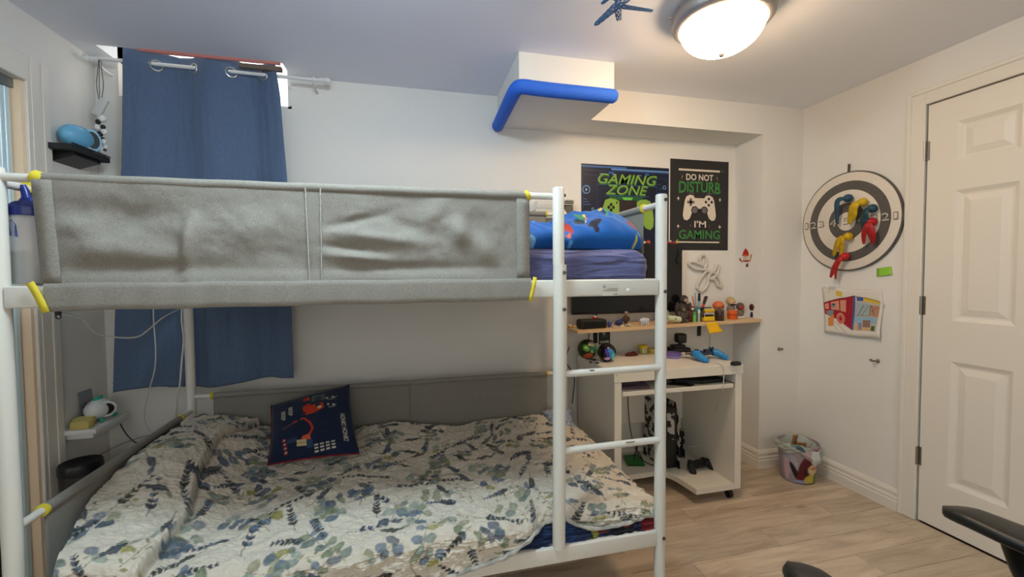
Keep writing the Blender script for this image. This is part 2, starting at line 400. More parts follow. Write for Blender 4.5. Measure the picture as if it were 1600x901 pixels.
# door casing
def casing(name, pts, wd, axis='x', base=XR, s=-1, rev=1):
    pass
bm = nb(); CW = .068
def cas_profile_box(bm, y0, y1, z0, z1):
    box(bm, (XR-.012, y0, z0), (XR, y1, z1), .003, 1)
cas = [(DY1+.002, DY1+.010+CW, 0, DZ+.010+CW), (DY0-.010-CW, DY0-.010, 0, DZ+.010+CW)]
for a in cas: cas_profile_box(bm, *a)
cas_profile_box(bm, DY0-.010, DY1+.002, DZ+.002, DZ+.010+CW)
box(bm, (XR-.018, DY1+.010+CW-.02, 0), (XR-.010, DY1+.010+CW, DZ+.010+CW), .003, 1); box(bm, (XR-.018, DY0-.01-CW, DZ+.010+CW-.02), (XR-.010, DY1+.010+CW-.02, DZ+.010+CW), .003, 1)
box(bm, (XR+.045, DY0-.012, 0), (XR+T, DY0-.004, DZ+.012)); box(bm, (XR+.045, DY0-.004, DZ-.001), (XR+T, DY1+.004, DZ+.004))
struct('trim_4', bm, M_TRIM)
# baseboards
BP = [(0, 0), (.017, 0), (.017, .048), (.013, .056), (.013, .062), (.016, .066), (.010, .074), (.010, .088), (.013, .092), (.008, .104), (.004, .112), (0, .114)]
def baseboard(name, a, b, nrm):
    a, b, nrm = Vector(a), Vector(b), Vector(nrm); bm = nb()
    A = [bm.verts.new(a+nrm*p+Vector((0, 0, q))) for p, q in BP]; B = [bm.verts.new(b+nrm*p+Vector((0, 0, q))) for p, q in BP]
    for i in range(len(BP)-1): bm.faces.new((A[i], A[i+1], B[i+1], B[i]))
    bm.faces.new(A); bm.faces.new(B[::-1]); return struct(name, bm, M_TRIM)
baseboard('baseboard_right', (XR, YCOL, 0), (XR, DY1+.010+CW, 0), (-1, 0, 0))
baseboard('baseboard_column', (XCOL-.017, YCOL, 0), (XR, YCOL, 0), (0, -1, 0))
baseboard('baseboard_niche', (XCOL, YB, 0), (XCOL, YCOL, 0), (-1, 0, 0))
baseboard('baseboard_back', (XL, YB, 0), (XCOL, YB, 0), (0, -1, 0))
# left wall with closet opening
OY1, OY0, OZ = 2.04, -.6, 2.01
bm = nb()
box(bm, (XL-T, OY1, -.1), (XL, YB+T, ZC+.1)); box(bm, (XL-T, OY0, OZ), (XL, OY1, ZC+.1)); box(bm, (XL-T, YF-T, -.1), (XL, OY0, ZC+.1))
box(bm, (XL-.8, YF, -.1), (XL-.75, YB, ZC+.1)); box(bm, (XL-.75, OY1+.1, -.1), (XL-T, OY1+.15, ZC)); box(bm, (XL-.75, OY0-.15, -.1), (XL-T, OY0-.1, ZC))
struct('wall_left', bm, M_WALL)
bm = nb()
box(bm, (XL, OY1, 0), (XL+.012, OY1+.098, OZ+.10), .002, 1); box(bm, (XL+.012, OY1+.018, 0), (XL+.015, OY1+.098, OZ+.10), .0015, 1); box(bm, (XL+.015, OY1+.062, 0), (XL+.020, OY1+.098, OZ+.10), .003, 2)
box(bm, (XL, OY0-.09, OZ), (XL+.016, OY1, OZ+.10), .003, 1); box(bm, (XL, OY0-.09, 0), (XL+.016, OY0, OZ), .003, 1)
struct('trim_5', bm, M_TRIM)
struct('trim_6', box(nb(), (XL-T, OY1-.012, 0), (XL, OY1, OZ)), mat('closet_jamb_warm_tint', (.95, .73, .52), .5))['label'] = 'closet jamb tinted with warm lamp light'  # white jamb, the lamp's warm reflected light is put into its colour
bm = nb(); box(bm, (XL-.09, OY0, OZ-.035), (XL-.02, OY1-.012, OZ)); box(bm, (XL-.05, OY0, OZ-.055), (XL-.045, OY1-.012, OZ-.035))
struct('trim_7', bm, mat('closet_track', (.25, .27, .28), .4, metal=.6))['label'] = 'sliding closet door track'
closet = struct('door_2', box(nb(), (XL-.048, .82, .02), (XL-.042, OY1-.053, OZ-.04)), mat('closet_mirror', (.75, .8, .84), .03, metal=1))
bm = nb()
for a, b in (((XL-.060, OY1-.055, .01), (XL-.033, OY1-.040, OZ-.036)), ((XL-.062, OY1-.040, .01), (XL-.028, OY1-.018, OZ-.036)), ((XL-.060, .79, .01), (XL-.030, .82, OZ-.036)), ((XL-.056, .82, .01), (XL-.034, OY1-.055, .045))): box(bm, a, b, .002, 1)
struct('door_frame', bm, mat('pale_aluminium', (.62, .78, .84), .35, metal=.1), closet)
# =====================================================================  LAMPS
def lamp(name, label, c, col, power, group=None):
    t = thing(name, label, 'ceiling light', (c[0], c[1], ZC), group)
    bm = nb(); lathe(bm, [(.120, 0), (.165, -.004), (.183, -.018), (.187, -.040), (.182, -.062), (.170, -.076), (.158, -.078), (.154, -.070), (.146, -.05)], (c[0], c[1], ZC), 48)
    obj('rim', bm, mat('brushed_nickel', (.36, .34, .34), .42, metal=.75, bump=.1, bscale=90), t)
    prof = [(.153, -.070)]+[(.153*math.cos(a), -.072-.108*math.sin(a)) for a in [math.pi/2*k/10 for k in range(1, 10)]]+[(0, -.180)]
    g = mat('lit_glass_'+name, (.9, .9, .88), .35, emit=(col, power)); obj('glass_dome', lathe(nb(), prof, (c[0], c[1], ZC), 48), g, t, 60)
    obj('finial', lathe(nb(), [(.0, -.196), (.008, -.193), (.010, -.188), (.012, -.1805), (.012, -.177), (0, -.177)], (c[0], c[1], ZC), 20), M_STEEL, t)
    for a in (2.7, 3.6, .6):
        bm = nb(); d = Vector((math.cos(a), math.sin(a), 0)); p = Vector((c[0], c[1], ZC-.02))+d*.184
        tube(bm, [p, p+d*.022], [.005, .003], 8); obj('clip', bm, M_STEEL, t)
    return t
lamp('ceiling_lamp', 'round flush ceiling lamp with lit frosted dome and brushed rim near the duct box', (1.19, 1.43), *LAMP_WARM)
lamp('ceiling_lamp.001', 'flush ceiling lamp behind the camera, above the foot of the room', (-.15, .90), *LAMP_COOL)
# =====================================================================  BUNK BED
BX0, BX1, BF, BB = -.992, .844, 1.30, 2.265
RP = .0195
bed = thing('bunk_bed', 'white metal bunk bed with grey cloth guards, yellow tabs and a ladder', 'bunk bed', ((BX0+BX1)/2, (BF+BB)/2, 0))
def post(x, y, z1, name='post'):
    bm = nb(); tube(bm, [(x, y, .008), (x, y, z1-.006), (x, y, z1-.001), (x, y, z1)], [RP, RP, RP*.93, RP*.7], 20); o = obj(name, bm, M_METAL, bed)
    obj('foot_cap', tube(nb(), [(x, y, 0), (x, y, .02)], RP*1.08, 16), M_BLKM, o)
    return o
p1 = post(BX1, BF, 1.521); p2 = post(BX0, BF, 1.521); p3 = post(BX0-.035, BB, 1.60); p4 = post(BX1, BB, 1.60)
for p, x in ((p1, BX1), (p2, BX0)):
    for z in (1.50, 1.185, .315):
        bm = nb(); tube(bm, [(x+.004, BF-RP-.003, z), (x+.004, BF-RP+.004, z)], .0062, 12); obj('bolt', bm, M_BOLT, p)
        # dark socket in the bolt
# rails
def rail(a, b, h=.056, w=.024, name='rail'):
    a, b = Vector(a), Vector(b); d = b-a; bm = nb()
    obox(bm, (a+b)/2, d, Vector((0, 0, 1)).cross(d), (0, 0, 1), (d.length, w, h), .006, 3); return obj(name, bm, M_METAL, bed)
ZU, ZL = 1.201, .3125
up_rail = rail((BX0+RP-.004, BF-.004, ZU), (BX1-RP+.004, BF-.004, ZU)); low_rail = rail((BX0+RP-.004, BF, ZL), (BX1-RP+.004, BF, ZL))
rail((BX0-.03+RP, BB, ZU), (BX1-RP, BB, ZU)); rail((BX0-.03+RP, BB, ZL), (BX1-RP, BB, ZL))
for x, e in ((BX0, -.035), (BX1, 0)):
    for z in (ZU, ZL): rail((x, BF+RP-.004, z), (x+e, BB-RP+.004, z), name='end_rail')
obj('plastic_plug', lathe(nb(), [(.0, .004), (.004, .004), (.0045, .001), (.0075, .0), (.0075, -.003), (0, -.003)], at(982, 453, y=BF-.0165), 14, (0, -1, 0)), M_WHT, up_rail)
lab = Print(plane_map(at(941, 462, y=BF-.0165), (.058, 0, 0), (0, 0, .040), (0, -1, 0)))
lab.rect(0, 0, 1, 1, pm('#cfcbc2'))
lab.ring(.13, .72, .05, .08, pm('#26221f'), 1, 14, 1.4, -1.2, 4)
for k in range(6): lab.rect(.05 if k > 2 else .3, .42-k*.05+.2, .95, .445-k*.05+.2, pm('#9a958c'), 1)
lab.text('CE', .66, .05, .95, .17, pm('#3a3632'), 1)
lab.build('printed_label', up_rail)
# slats and mesh bases
for z in (ZU, ZL):
    for k in range(13):
        x = BX0+.09+k*(BX1-BX0-.18)/12; bm = nb(); box(bm, (x-.03, BF+.012, z-.012), (x+.03, BB-.012, z-.004), .002, 1); obj('slat', bm, mat('birch_ply', (.55, .42, .27), .6), bed)
# ladder
XLD = .4625
lad = obj('ladder_upright', tube(nb(), [(XLD, BF-.006, ZL+.026), (XLD, BF-.012, .6), (XLD, BF-.022, 1.15), (XLD, BF-.024, 1.278)], .0215, 20), M_METAL, bed)
obj('ladder_upright', tube(nb(), [(XLD-.004, BF-.024, 1.276), (XLD-.004, BF-.024, 1.519), (XLD-.004, BF-.024, 1.524)], [.0185, .0185, .015], 20), M_METAL, bed)
for z in (1.252, 1.135): obj('bolt', tube(nb(), [(XLD+.008, BF-.047, z), (XLD+.008, BF-.040, z)], .0062, 12), M_BOLT, lad)
obj('bolt', tube(nb(), [(XLD+.013, BF-.024, 1.50), (XLD+.02, BF-.024, 1.50)], .005, 10), M_BOLT, lad)
for z in (.920, .664):
    bm = nb(); tube(bm, [(XLD+.012, BF-.012, z), (BX1-.004, BF-.006, z)], .0118, 14)
    r = obj('rung', bm, M_METAL, bed)
    pr = nb()
    for fx, wd in ((.27, .02),) if z > .7 else ((.62, .036),):
        wd = .036 if z < .7 else wd
        a = XLD+fx*(BX1-XLD); b = a+wd; pts = []
        prism(pr, [(a, .012), (b, .012), (b-.004, .0085), (a+.003, .0085)], lambda u, v, z=z: Vector((u, BF-.0195+(.012-v)*-.6, z+v*.8)), (0, -.0004, .0006))
    obj('paint_chip', pr, mat('chipped_metal', (.12, .11, .10), .6), r, 0)
# guards ---------------------------------------------------------------
RT_ = .0105
def bar(a, b, name='guard_bar', r=RT_): return obj(name, tube(nb(), [a, b], r, 14), M_METAL, bed)
ZG = 1.497
bar((BX0+.01, BF, ZG), (XLD-.004, BF-.012, ZG)); bar((BX0, BF+.01, ZG-.012), (BX0-.03, BB, ZG-.005)); bar((BX1, BF+.01, 1.488), (BX1, BB, 1.488))
bar((BX0-.03, BB, 1.585), (BX1, BB, 1.585))
ZLG, ZLE = .678, .612
bar((BX0-.035, BB, ZLG), (BX1, BB, ZLG)); bar((BX0, BF+.012, ZLE), (BX0-.033, BB-.01, ZLE))
def webbing(c, d, r, w=.014, name='tab', parent=None, drop=None):
    """yellow webbing loop round a bar; d = bar direction"""
    bm = nb(); c = Vector(c); d = Vector(d).normalized()
    lathe(bm, [(r, -w/2), (r+.0022, -w/2+.001), (r+.0022, w/2-.001), (r, w/2)], c, 18, d); return obj(name, bm, M_YEL, parent or bed)
# front guard cloth : wraps the bar at the top and the rail at the bottom
gx0, gx1 = -.905, .362
nx, nz = 260, 70
U, V = np.meshgrid(np.linspace(0, 1, nx), np.linspace(0, 1, nz))
X = gx0+(gx1-gx0)*U; X = X + .012*(1-V)*(1-U) + .0*V
zt, zb = ZG, ZU+.033
Z = zb+(zt-zb)*V
taut = np.sin(np.pi*np.clip(V, 0, 1))**.7*np.clip(np.sin(np.pi*np.clip(U*1.0, 0, 1))*4, 0, 1)
seam = np.exp(-((X+.268)/.02)**2)
D = np.zeros_like(X)
# sags and dents, photo positions turned into cloth coordinates
def gx(px): return (at(px, 380, y=BF).x)
def gz(py, px=440): return (at(px, py, y=BF).z)
for (px, py, sx, sz, a, amp) in ((115, 355, .05, .025, .1, .010), (200, 395, .12, .035, -.1, .012), (297, 400, .014, .08, -.12, .014), (300, 365, .04, .05, 0, .008), (150, 330, .15, .03, 0, -.008), (200, 350, .07, .03, .4, -.008), (200, 420, .3, .02, 0, -.010),
                             (400, 350, .12, .05, .2, .006), (420, 400, .09, .025, 0, -.005), (560, 345, .08, .014, .25, -.007), (590, 372, .12, .018, -.12, .009), (550, 388, .08, .012, -.1, -.008), (560, 403, .09, .013, -.1, .009), (720, 365, .03, .05, .5, .015), (760, 395, .03, .05, .5, .012), (745, 350, .05, .04, 0, -.007), (650, 420, .3, .018, 0, -.012), (680, 330, .05, .03, .8, .007), (640, 355, .06, .02, -.3, -.007), (780, 420, .05, .02, 0, .006)):
    D += amp*gauss(X, Z, gx(px), gz(py, px), sx, sz, a)
D += .0035*fbm(X, Z, 7, 3)+.0015*fbm(X, Z, 22, 5)
D = D*taut*(1-.8*seam)
Y = BF-.014-D*1.5-.004*np.clip(1-V*8, 0, 1)
Y += (BF-.0105-.002-Y)*np.clip((V-.93)/.07, 0, 1)
P = np.stack([X, Y, Z], -1)
fg = grid_obj('front_guard_cloth', P, M_GREY, bed)
obj('top_sleeve', tube(nb(), [(gx0-.004+i*(gx1-gx0+.004)/40, BF-.0005-.011*(i/42), ZG+.0006*math.sin(i)) for i in range(41)], .0135, 16), M_GREY, fg)
# lower sleeve over the rail
nx = 160; xs = np.linspace(gx0+.018, gx1+.004, nx); prof = [(-.0185, .034), (-.0215, .0325), (-.0225, .02), (-.0225, -.02), (-.0215, -.033), (-.017, -.036), (.012, -.035), (.0135, .03), (-.010, .036)]
P = np.array([[(x, BF-.004+p[0]+(.0014*math.sin(x*33)+.0012*math.sin(x*81+1))*(1 if p[0] < 0 else 0), ZU+p[1]+.001*math.sin(x*23)) for x in xs] for p in prof])
bs = grid_obj('bottom_sleeve', P, M_GREY, fg); 
# centre strap with two stitched edges and folded hems at the sides
for px, wd in ((-.287, .004), (-.248, .004)):
    bm = nb(); tube(bm, [(px+.006*(1-k/12)*(1 if px < -.26 else -.2), BF-.0195-.0015*math.sin(k), zb-.002+(zt-zb)*k/12) for k in range(13)], wd, 8, flat=.5); obj('stitched_seam', bm, fabric('pale_seam_cloth', (.36, .35, .33), (.5, .49, .46), 260, .3), fg)
def strip(name, pts_l, pts_r, m, parent):
    bm = nb(); a = [bm.verts.new(p) for p in pts_l]; b = [bm.verts.new(p) for p in pts_r]
    for i in range(len(a)-1): bm.faces.new((a[i], a[i+1], b[i+1], b[i]))
    o = obj(name, bm, m, parent); md = o.modifiers.new('thickness', 'SOLIDIFY'); md.thickness = .003; md.offset = 0; return o
for x0, x1 in ((gx0-.002, gx0+.038), (gx1-.040, gx1+.002)):
    zz2 = [zb+(zt-zb-.006)*k/10 for k in range(11)]; off = lambda z: .012*(1-(z-zb)/(zt-zb)) if x0 < -.5 else 0
    strip('side_hem', [(x0+off(z), BF-.0175, z) for z in zz2], [(x1+off(z), BF-.018, z) for z in zz2], M_GREY, fg)
fg['label'] = 'grey cloth guard with dents and a centre seam'
# yellow tabs on the front guard
def tab(pts, w, nrm, parent=bed, th=.003):
    """flat webbing following pts, width w along axis perpendicular to nrm"""
    bm = nb(); L, R = [], []; pts = [Vector(p) for p in pts]; nrm = Vector(nrm)
    for i, p in enumerate(pts):
        d = (pts[min(i+1, len(pts)-1)]-pts[max(i-1, 0)]).normalized(); s = d.cross(nrm).normalized()*w/2
        L.append(bm.verts.new(p+s)); R.append(bm.verts.new(p-s))
    for i in range(len(pts)-1): bm.faces.new((L[i], L[i+1], R[i+1], R[i]))
    o = obj('yellow_tab', bm, M_YEL, parent); md = o.modifiers.new('thickness', 'SOLIDIFY'); md.thickness = th; md.offset = 0; return o
webbing((-.903, BF, ZG), (1, 0, -.45), .0145, .024, 'yellow_tab'); webbing((.358, BF-.011, ZG), (1, 0, .5), .0145, .014, 'yellow_tab')
tab([(gx0-.005, BF-.030, ZU+.036), (gx0+.008, BF-.0315, ZU+.01), (gx0+.018, BF-.031, ZU-.018), (gx0+.024, BF-.030, ZU-.038)], .016, (0, 1, 0))
tab([(.378, BF-.030, ZU+.038), (.373, BF-.0315, ZU+.01), (.366, BF-.031, ZU-.018), (.362, BF-.030, ZU-.038)], .012, (0, 1, 0))
def guard_cloth(name, a, b, z0, z1, n, bulge=.006, seed=1, label=None):
    """plain guard between bar height z1 and rail height z0; a,b ends (x,y); n = room-side normal"""
    a, b, n = Vector(a), Vector(b), Vector(n); U, V = np.meshgrid(np.linspace(0, 1, 80), np.linspace(0, 1, 30))
    D = (bulge*np.sin(np.pi*V)*np.sin(np.pi*U)**.4+.002*fbm(U*4, V*2, 3, seed)*np.sin(np.pi*V))
    P = np.stack([a.x+(b.x-a.x)*U+n.x*D, a.y+(b.y-a.y)*U+n.y*D, z0+(z1-z0)*V], -1)
    o = grid_obj(name, P, M_GREY, bed, thick=.003)
    obj('top_sleeve', tube(nb(), [(a.x, a.y, z1), ((a.x+b.x)/2, (a.y+b.y)/2, z1), (b.x, b.y, z1)], .0135, 14), M_GREY, o)
    for e, p in ((-1, a), (1, b)):
        d = (b-a).normalized().to_3d(); q = Vector((p.x, p.y, z1)); webbing(q+d*e*.004, d, .0145, .012, 'yellow_tab')
    return o
guard_cloth('end_guard_cloth', (BX1, 1.415), (BX1, 2.17), ZU, 1.488, (-1, 0, 0), seed=4)
guard_cloth('end_guard_cloth', (BX0-.004, 1.40), (BX0-.028, 2.17), ZU, ZG-.009, (1, 0, 0), seed=5)
guard_cloth('back_guard_cloth', (BX0+.06, BB), (.737, BB), ZU, 1.585, (0, -1, 0), seed=6)
bg = guard_cloth('back_guard_cloth', (-.935, BB), (.738, BB), ZL, ZLG, (0, -1, 0), seed=7)
obj('stitched_seam', tube(nb(), [(-.02, BB-.010, ZL+.02), (-.02, BB-.014, .5), (-.02, BB-.012, ZLG)], .004, 8, flat=.5), M_GREY, bg)
guard_cloth('end_guard_cloth', (BX0-.003, 1.398), (BX0-.030, 2.15), ZL, ZLE, (1, 0, 0), seed=8)
# upper mattress in a navy sheet
def rounded_block(name, x0, x1, y0, y1, z0, z1, m, r=.05, disp=None, sx=150, sy=70, kind=None, parent=None):
    """a soft slab: superellipse cross-section wrapped into a closed grid"""
    pts = []; n = 56; nxs = sx
    xc, yc, zc = (x0+x1)/2, (y0+y1)/2, (z0+z1)/2; hx_, hy, hz = (x1-x0)/2, (y1-y0)/2, (z1-z0)/2
    rows = []
    for i in range(nxs+1):
        t = -1+2*i/nxs; x = xc+hx_*t; edge = (hx_-abs(x-xc))
        k = 1.0 if edge > r else math.sqrt(max(0, 1-((r-edge)/r)**2))
        ring = []
        for j in range(n):
            a = 2*math.pi*j/n; c, s_ = math.cos(a), math.sin(a); e = .28
            yy = math.copysign(abs(c)**e, c); zz = math.copysign(abs(s_)**(.45), s_)
            q = Vector((x, yc+yy*(hy-r*(1-k)), zc+zz*(hz*(.35+.65*k))))
            if disp: q = disp(q, yy, zz)
            ring.append(q)
        rows.append(ring)
    bm = nb(); R = [[bm.verts.new(p) for p in rg] for rg in rows]
    for a, b in zip(R, R[1:]):
        for j in range(n): bm.faces.new((a[j], a[(j+1) % n], b[(j+1) % n], b[j]))
    bm.faces.new(R[0][::-1]); bm.faces.new(R[-1]); return obj(name, bm, m, parent, 80)
_nt = M_NAVY.node_tree; _b = [n for n in _nt.nodes if n.type == 'BUMP'][0]
_n = _nt.nodes.new('ShaderNodeTexNoise'); _n.inputs['Scale'].default_value = 1.0; _n.inputs['Detail'].default_value = 2.5; _n.inputs['Distortion'].default_value = .8
_m = _nt.nodes.new('ShaderNodeMapping'); _m.inputs['Scale'].default_value = (3.2, 3, 30); _m.inputs['Rotation'].default_value = (0, .07, 0); _c = _nt.nodes.new('ShaderNodeTexCoord'); _nt.links.new(_c.outputs['Object'], _m.inputs[0]); _nt.links.new(_m.outputs[0], _n.inputs['Vector'])
_b2 = _nt.nodes.new('ShaderNodeBump'); _b2.inputs['Strength'].default_value = .9; _b2.inputs['Distance'].default_value = .045; _nt.links.new(_n.outputs[0], _b2.inputs['Height']); _nt.links.new(_b2.outputs[0], _b.inputs['Normal'])
def mdisp(q, yy, zz):
    f = .8 if yy < 0 else .3
    ridge = lambda v: 1-abs(v)*2.2
    n1 = noise.noise(Vector((q.x*2.6+3+q.z*3, q.z*30, 0))); n2 = noise.noise(Vector((q.x*6, q.z*46+q.x*9, 3)))
    q.y -= f*(.011*max(-.4, ridge(n1))+.005*n2)
    q.z += .006*noise.noise(Vector((q.x*5, q.y*6, 1)))
    return q
um = rounded_block('mattress', BX0+.11, BX1-.014, BF+.032, BB-.03, ZU-.005, 1.342, M_NAVY, .06, mdisp, 260)
tag(um, 'upper bunk mattress in a wrinkled navy lilac sheet', 'mattress')
# duvet heap on the upper bunk with its printed cloth
def smp(u, v, shapes, base):
    """paint soft blobs: shapes (u,v,su,sv,angle,colour,sharp)"""
    col = np.ones(u.shape+(3,))*np.array(base)
    for (a, b, su, sv, an, c, sh) in shapes:
        g = gauss(u, v, a, b, su, sv, an); k = np.clip((g-.37)*sh+.5, 0, 1)[..., None]; col = col*(1-k)+np.array(c)*k
    return col
nx, ny = 330, 190
U, V = np.meshgrid(np.linspace(0, 1, nx), np.linspace(0, 1, ny))
dx0, dx1, dy0, dy1 = .02, .815, 1.385, 2.02
X = dx0+(dx1-dx0)*U; Yb = dy0+(dy1-dy0)*V
edge = (np.clip(1-np.clip((.17-V)/.17, 0, 1)**2.2, 0, 1)**.5)*(np.clip(1-np.clip((V-.6)/.4, 0, 1)**2, 0, 1)**.5)*(np.clip(1-np.clip((U-.90)/.10, 0, 1)**2.2, 0, 1)**.5)*(np.clip(U/.06, 0, 1)**.5)
H = .078+.070*gauss(X, Yb, .70, 1.53, .17, .30)+.040*gauss(X, Yb, .36, 1.66, .14, .3)-.028*gauss(X, Yb, .505, 1.50, .035, .3, .25)
fold = fbm(X*1.0+Yb*.7, Yb-X*.3, 8, 31, 2); H += .012*(1-np.abs(fold)*2.4)+.010*fbm(X, Yb, 7, 11)
H += .006*(1-np.abs(fbm(X+Yb*.3, Yb, 19, 33, 2))*2)
Z = 1.336+H*edge
bel = np.sin(np.pi*np.clip(edge, 0, 1))
Y2 = Yb-.035*bel*np.clip(1-V*2.4, 0, 1); X2 = X+.012*bel*np.clip(U*5-4, 0, 1)
rs = np.random.RandomState(5); sh = []
cB = hx('#1259a6')
pal = ['#a8402c', '#c8d6de', '#b9ccd6', '#2c7a4d', '#10284f', '#c9c23a', '#7fb6de', '#e2632f', '#0c1a33', '#3f9a86']
for k in range(70):
    a_, b_, an_ = dx0+rs.rand()*(dx1-dx0), dy0+rs.rand()*.45, rs.rand()*3
    for q_ in range(rs.randint(2, 6)): sh.append((a_+.014*q_*math.cos(an_)+.004*rs.randn(), b_+.014*q_*math.sin(an_)+.004*rs.randn(), .004+.007*rs.rand(), .003+.006*rs.rand(), rs.rand()*3, hx(['#d5dde2', '#b23a28', '#2f8a5a', '#0c2350', '#c9b83c', '#5fa0d2', '#0a1530', '#d8683a'][rs.randint(8)]), 9))
for k in range(14):
    sh.append((dx0+rs.rand()*(dx1-dx0), dy0+rs.rand()*(dy1-dy0), .005+.014*rs.rand(), .004+.010*rs.rand(), rs.rand()*3, hx(pal[rs.randint(len(pal))]), 6+6*rs.rand()))
sh += [(.545, 1.46, .012, .05, .12, hx('#b83320'), 8), (.60, 1.45, .022, .02, .4, hx('#0d2a3a'), 6), (.615, 1.48, .012, .028, .5, hx('#2f7a57'), 7), (.64, 1.42, .030, .010, .2, hx('#091528'), 6), (.505, 1.47, .015, .05, .3, hx('#9fb7b4'), 6), (.655, 1.60, .02, .035, .7, hx('#cf5a45'), 7), (.70, 1.68, .018, .04, .6, hx('#cfd8dc'), 7), (.75, 1.60, .014, .05, .7, hx('#e9eef2'), 5), (.80, 1.47, .022, .03, 0, hx('#6fb09a'), 7), (.78, 1.42, .02, .01, 0, hx('#8a1d28'), 7), (.38, 1.50, .02, .035, .5, hx('#d9c23a'), 7), (.42, 1.62, .03, .02, .5, hx('#c7dbe6'), 6)]
colr = smp(X, Yb, sh, cB)
dv = grid_obj('duvet', np.stack([X2, Y2, Z], -1), mat('printed_duvet_cotton', (.05, .2, .6), .8, bump=.06, bscale=120, attr='print', sheen=.2, spec=.25), None, colr)
tag(dv, 'bright blue duvet with colourful printed patches, heaped on the upper mattress', 'duvet')
# lower bunk: mattress, print sheet showing at the front, quilt, pillows
lm = rounded_block('mattress', BX0+.03, BX1-.03, BF+.03, BB-.02, ZL-.008, .40, mat('dark_mattress_cover', (.02, .03, .08), .85), .05, None, 60)
tag(lm, 'dark mattress of the lower bunk under the floral quilt', 'mattress')
nx, ny = 260, 60
U, V = np.meshgrid(np.linspace(0, 1, nx), np.linspace(0, 1, ny))
X = -.1+(.835+.1)*U; A_ = V*1.25*np.pi/2
Yb = BF+.085-.060*np.sin(np.clip(A_, 0, np.pi/2))-.02*V; Z = .398-.062*V**1.2+.008*fbm(X, V, 18, 8)*V
Yb += .008*fbm(X, V*2, 20, 9)
rs = np.random.RandomState(9); sh = []
for k in range(120): sh.append((rs.rand()*.95-.1, rs.rand(), .008+.02*rs.rand(), .12+.3*rs.rand(), rs.rand()*.4-.2, hx(['#14244a', '#5e1820', '#0c0e14', '#1f5a62', '#7a3a40', '#15181f', '#203a78', '#0b0c10', '#b98a8f'][rs.randint(9)]), 6))
sh += [(.53, .6, .05, .9, 0, hx('#12284f'), 6), (.50, .4, .03, .9, 0, hx('#173a70'), 6), (.60, .5, .012, .8, .0, hx('#98983a'), 6), (.36, .5, .09, .9, 0, hx('#102a52'), 6), (.815, .8, .04, .4, 0, hx('#7a1820'), 6), (.23, .9, .08, .3, 0, hx('#9c1f26'), 6)]
sheet = grid_obj('bed_sheet', np.stack([X, Yb, Z], -1), mat('printed_sheet', (.05, .08, .2), .8, attr='print', sheen=.1), None, smp(X, V, sh, hx('#0d1020')), thick=.003)
tag(sheet, 'dark multicoloured sheet showing under the quilt along the lower front rail', 'bed sheet')
# quilt surface
QX0, QX1 = -.985, .885
nx, nt = 620, 400
xs = np.linspace(QX0, QX1, nx); TL = 1.03; ts = np.linspace(-.175, TL-.09, nt)
X, Tt = np.meshgrid(xs, ts)
def lerp1(x, xp, fp): return np.interp(x, xp, fp)
zedge = lerp1(xs, [-1, -.3, 0, .15, .25, .36, .42, .45, .475, .52, .62, .75, .86], [.30, .31, .318, .335, .352, .385, .425, .455, .46, .39, .365, .375, .40])
yfr = lerp1(xs, [-1, .28, .38, .42, .50, .56, .80, .9], [1.262, 1.262, 1.29, 1.352, 1.352, 1.31, 1.315, 1.34])
yfr = np.convolve(np.pad(yfr, 8, 'edge'), np.ones(17)/17, 'valid'); zedge = np.convolve(np.pad(zedge, 3, 'edge'), np.ones(7)/7, 'valid')
yfr = yfr[None, :]+0*X; zedge = zedge[None, :]+0*X
def ztop(X, Y):
    z = .452+0*X
    bk = sstep(Y, 1.75, 2.15); z += (.115*sstep(Y, 1.28, 1.85)-.025*bk)*(1-sstep(X, -.86+.12*bk, -.56+.12*bk))+.05*(1-sstep(X, -.95, -.62))      # pillow under the left end
    z += .035*gauss(X, Y, -.15, 2.25, .18, .2)-.01*gauss(X, Y, .2, 2.2, .15, .2)+.01*gauss(X, Y, .62, 2.1, .3, .3)
    z -= .035*sstep(X, .70, .885)*(1-.2*sstep(Y, 1.3, 2.2)); z -= .022*sstep(X, .84, .885)
    z -= .02*sstep(X, -.99, -.9)*0
    z += .016*fbm(X, Y, 3.2, 21, 2)
    # long soft folds running from the cushion towards the front left
    s = (X+.52)*.85+(Y-1.9)*-.35; z += .012*np.exp(-(s/.02)**2)*(Y > 1.2)*np.exp(-((Y-1.6)/.3)**2)
    s = (X+.30)*.9+(Y-1.75)*-.55; z += .010*np.exp(-(s/.03)**2)*np.exp(-((Y-1.5)/.25)**2)
    s = (X-.05)*.8+(Y-1.6)*.6; z += .006*np.exp(-(s/.02)**2)
    return z
yfold = lambda Y: np.interp(Y, [1.2, 1.5, 1.7, 1.95, 2.2], [-.715, -.705, -.755, -.79, -.72])
r = .045
Yt = yfr+np.where(Tt > r, Tt, np.where(Tt > -r, r-(r*np.cos(np.clip((Tt+r)/(2*r), 0, 1)*np.pi/2)), 0))
Yt = np.where(Tt > -r, yfr+np.where(Tt > r, Tt, r*(1-np.cos(np.clip((Tt+r)/(2*r), 0, 1)*np.pi/2))), yfr)
Zt = ztop(X, Yt)
X = X+.10*(1-sstep(Tt, -.05, .32))*(1-sstep(X, -.99, -.70))
dropf = np.clip((-Tt-r)/(.175-r), 0, 1)
zc = Zt-r*(1-np.sin(np.clip((Tt+r)/(2*r), 0, 1)*np.pi/2))
Z = np.where(Tt > -r, zc, (Zt-r)+(np.minimum(zedge, Zt-r-.002)-(Zt-r))*dropf)
Yt = Yt+np.where(Tt < r, .010*fbm(X, Tt, 6, 4)*np.clip((r-Tt)/.12, 0, 1), 0)
# limit the far edge
Yt = np.minimum(Yt, BB-.025+.01*np.sin(X*9)); 
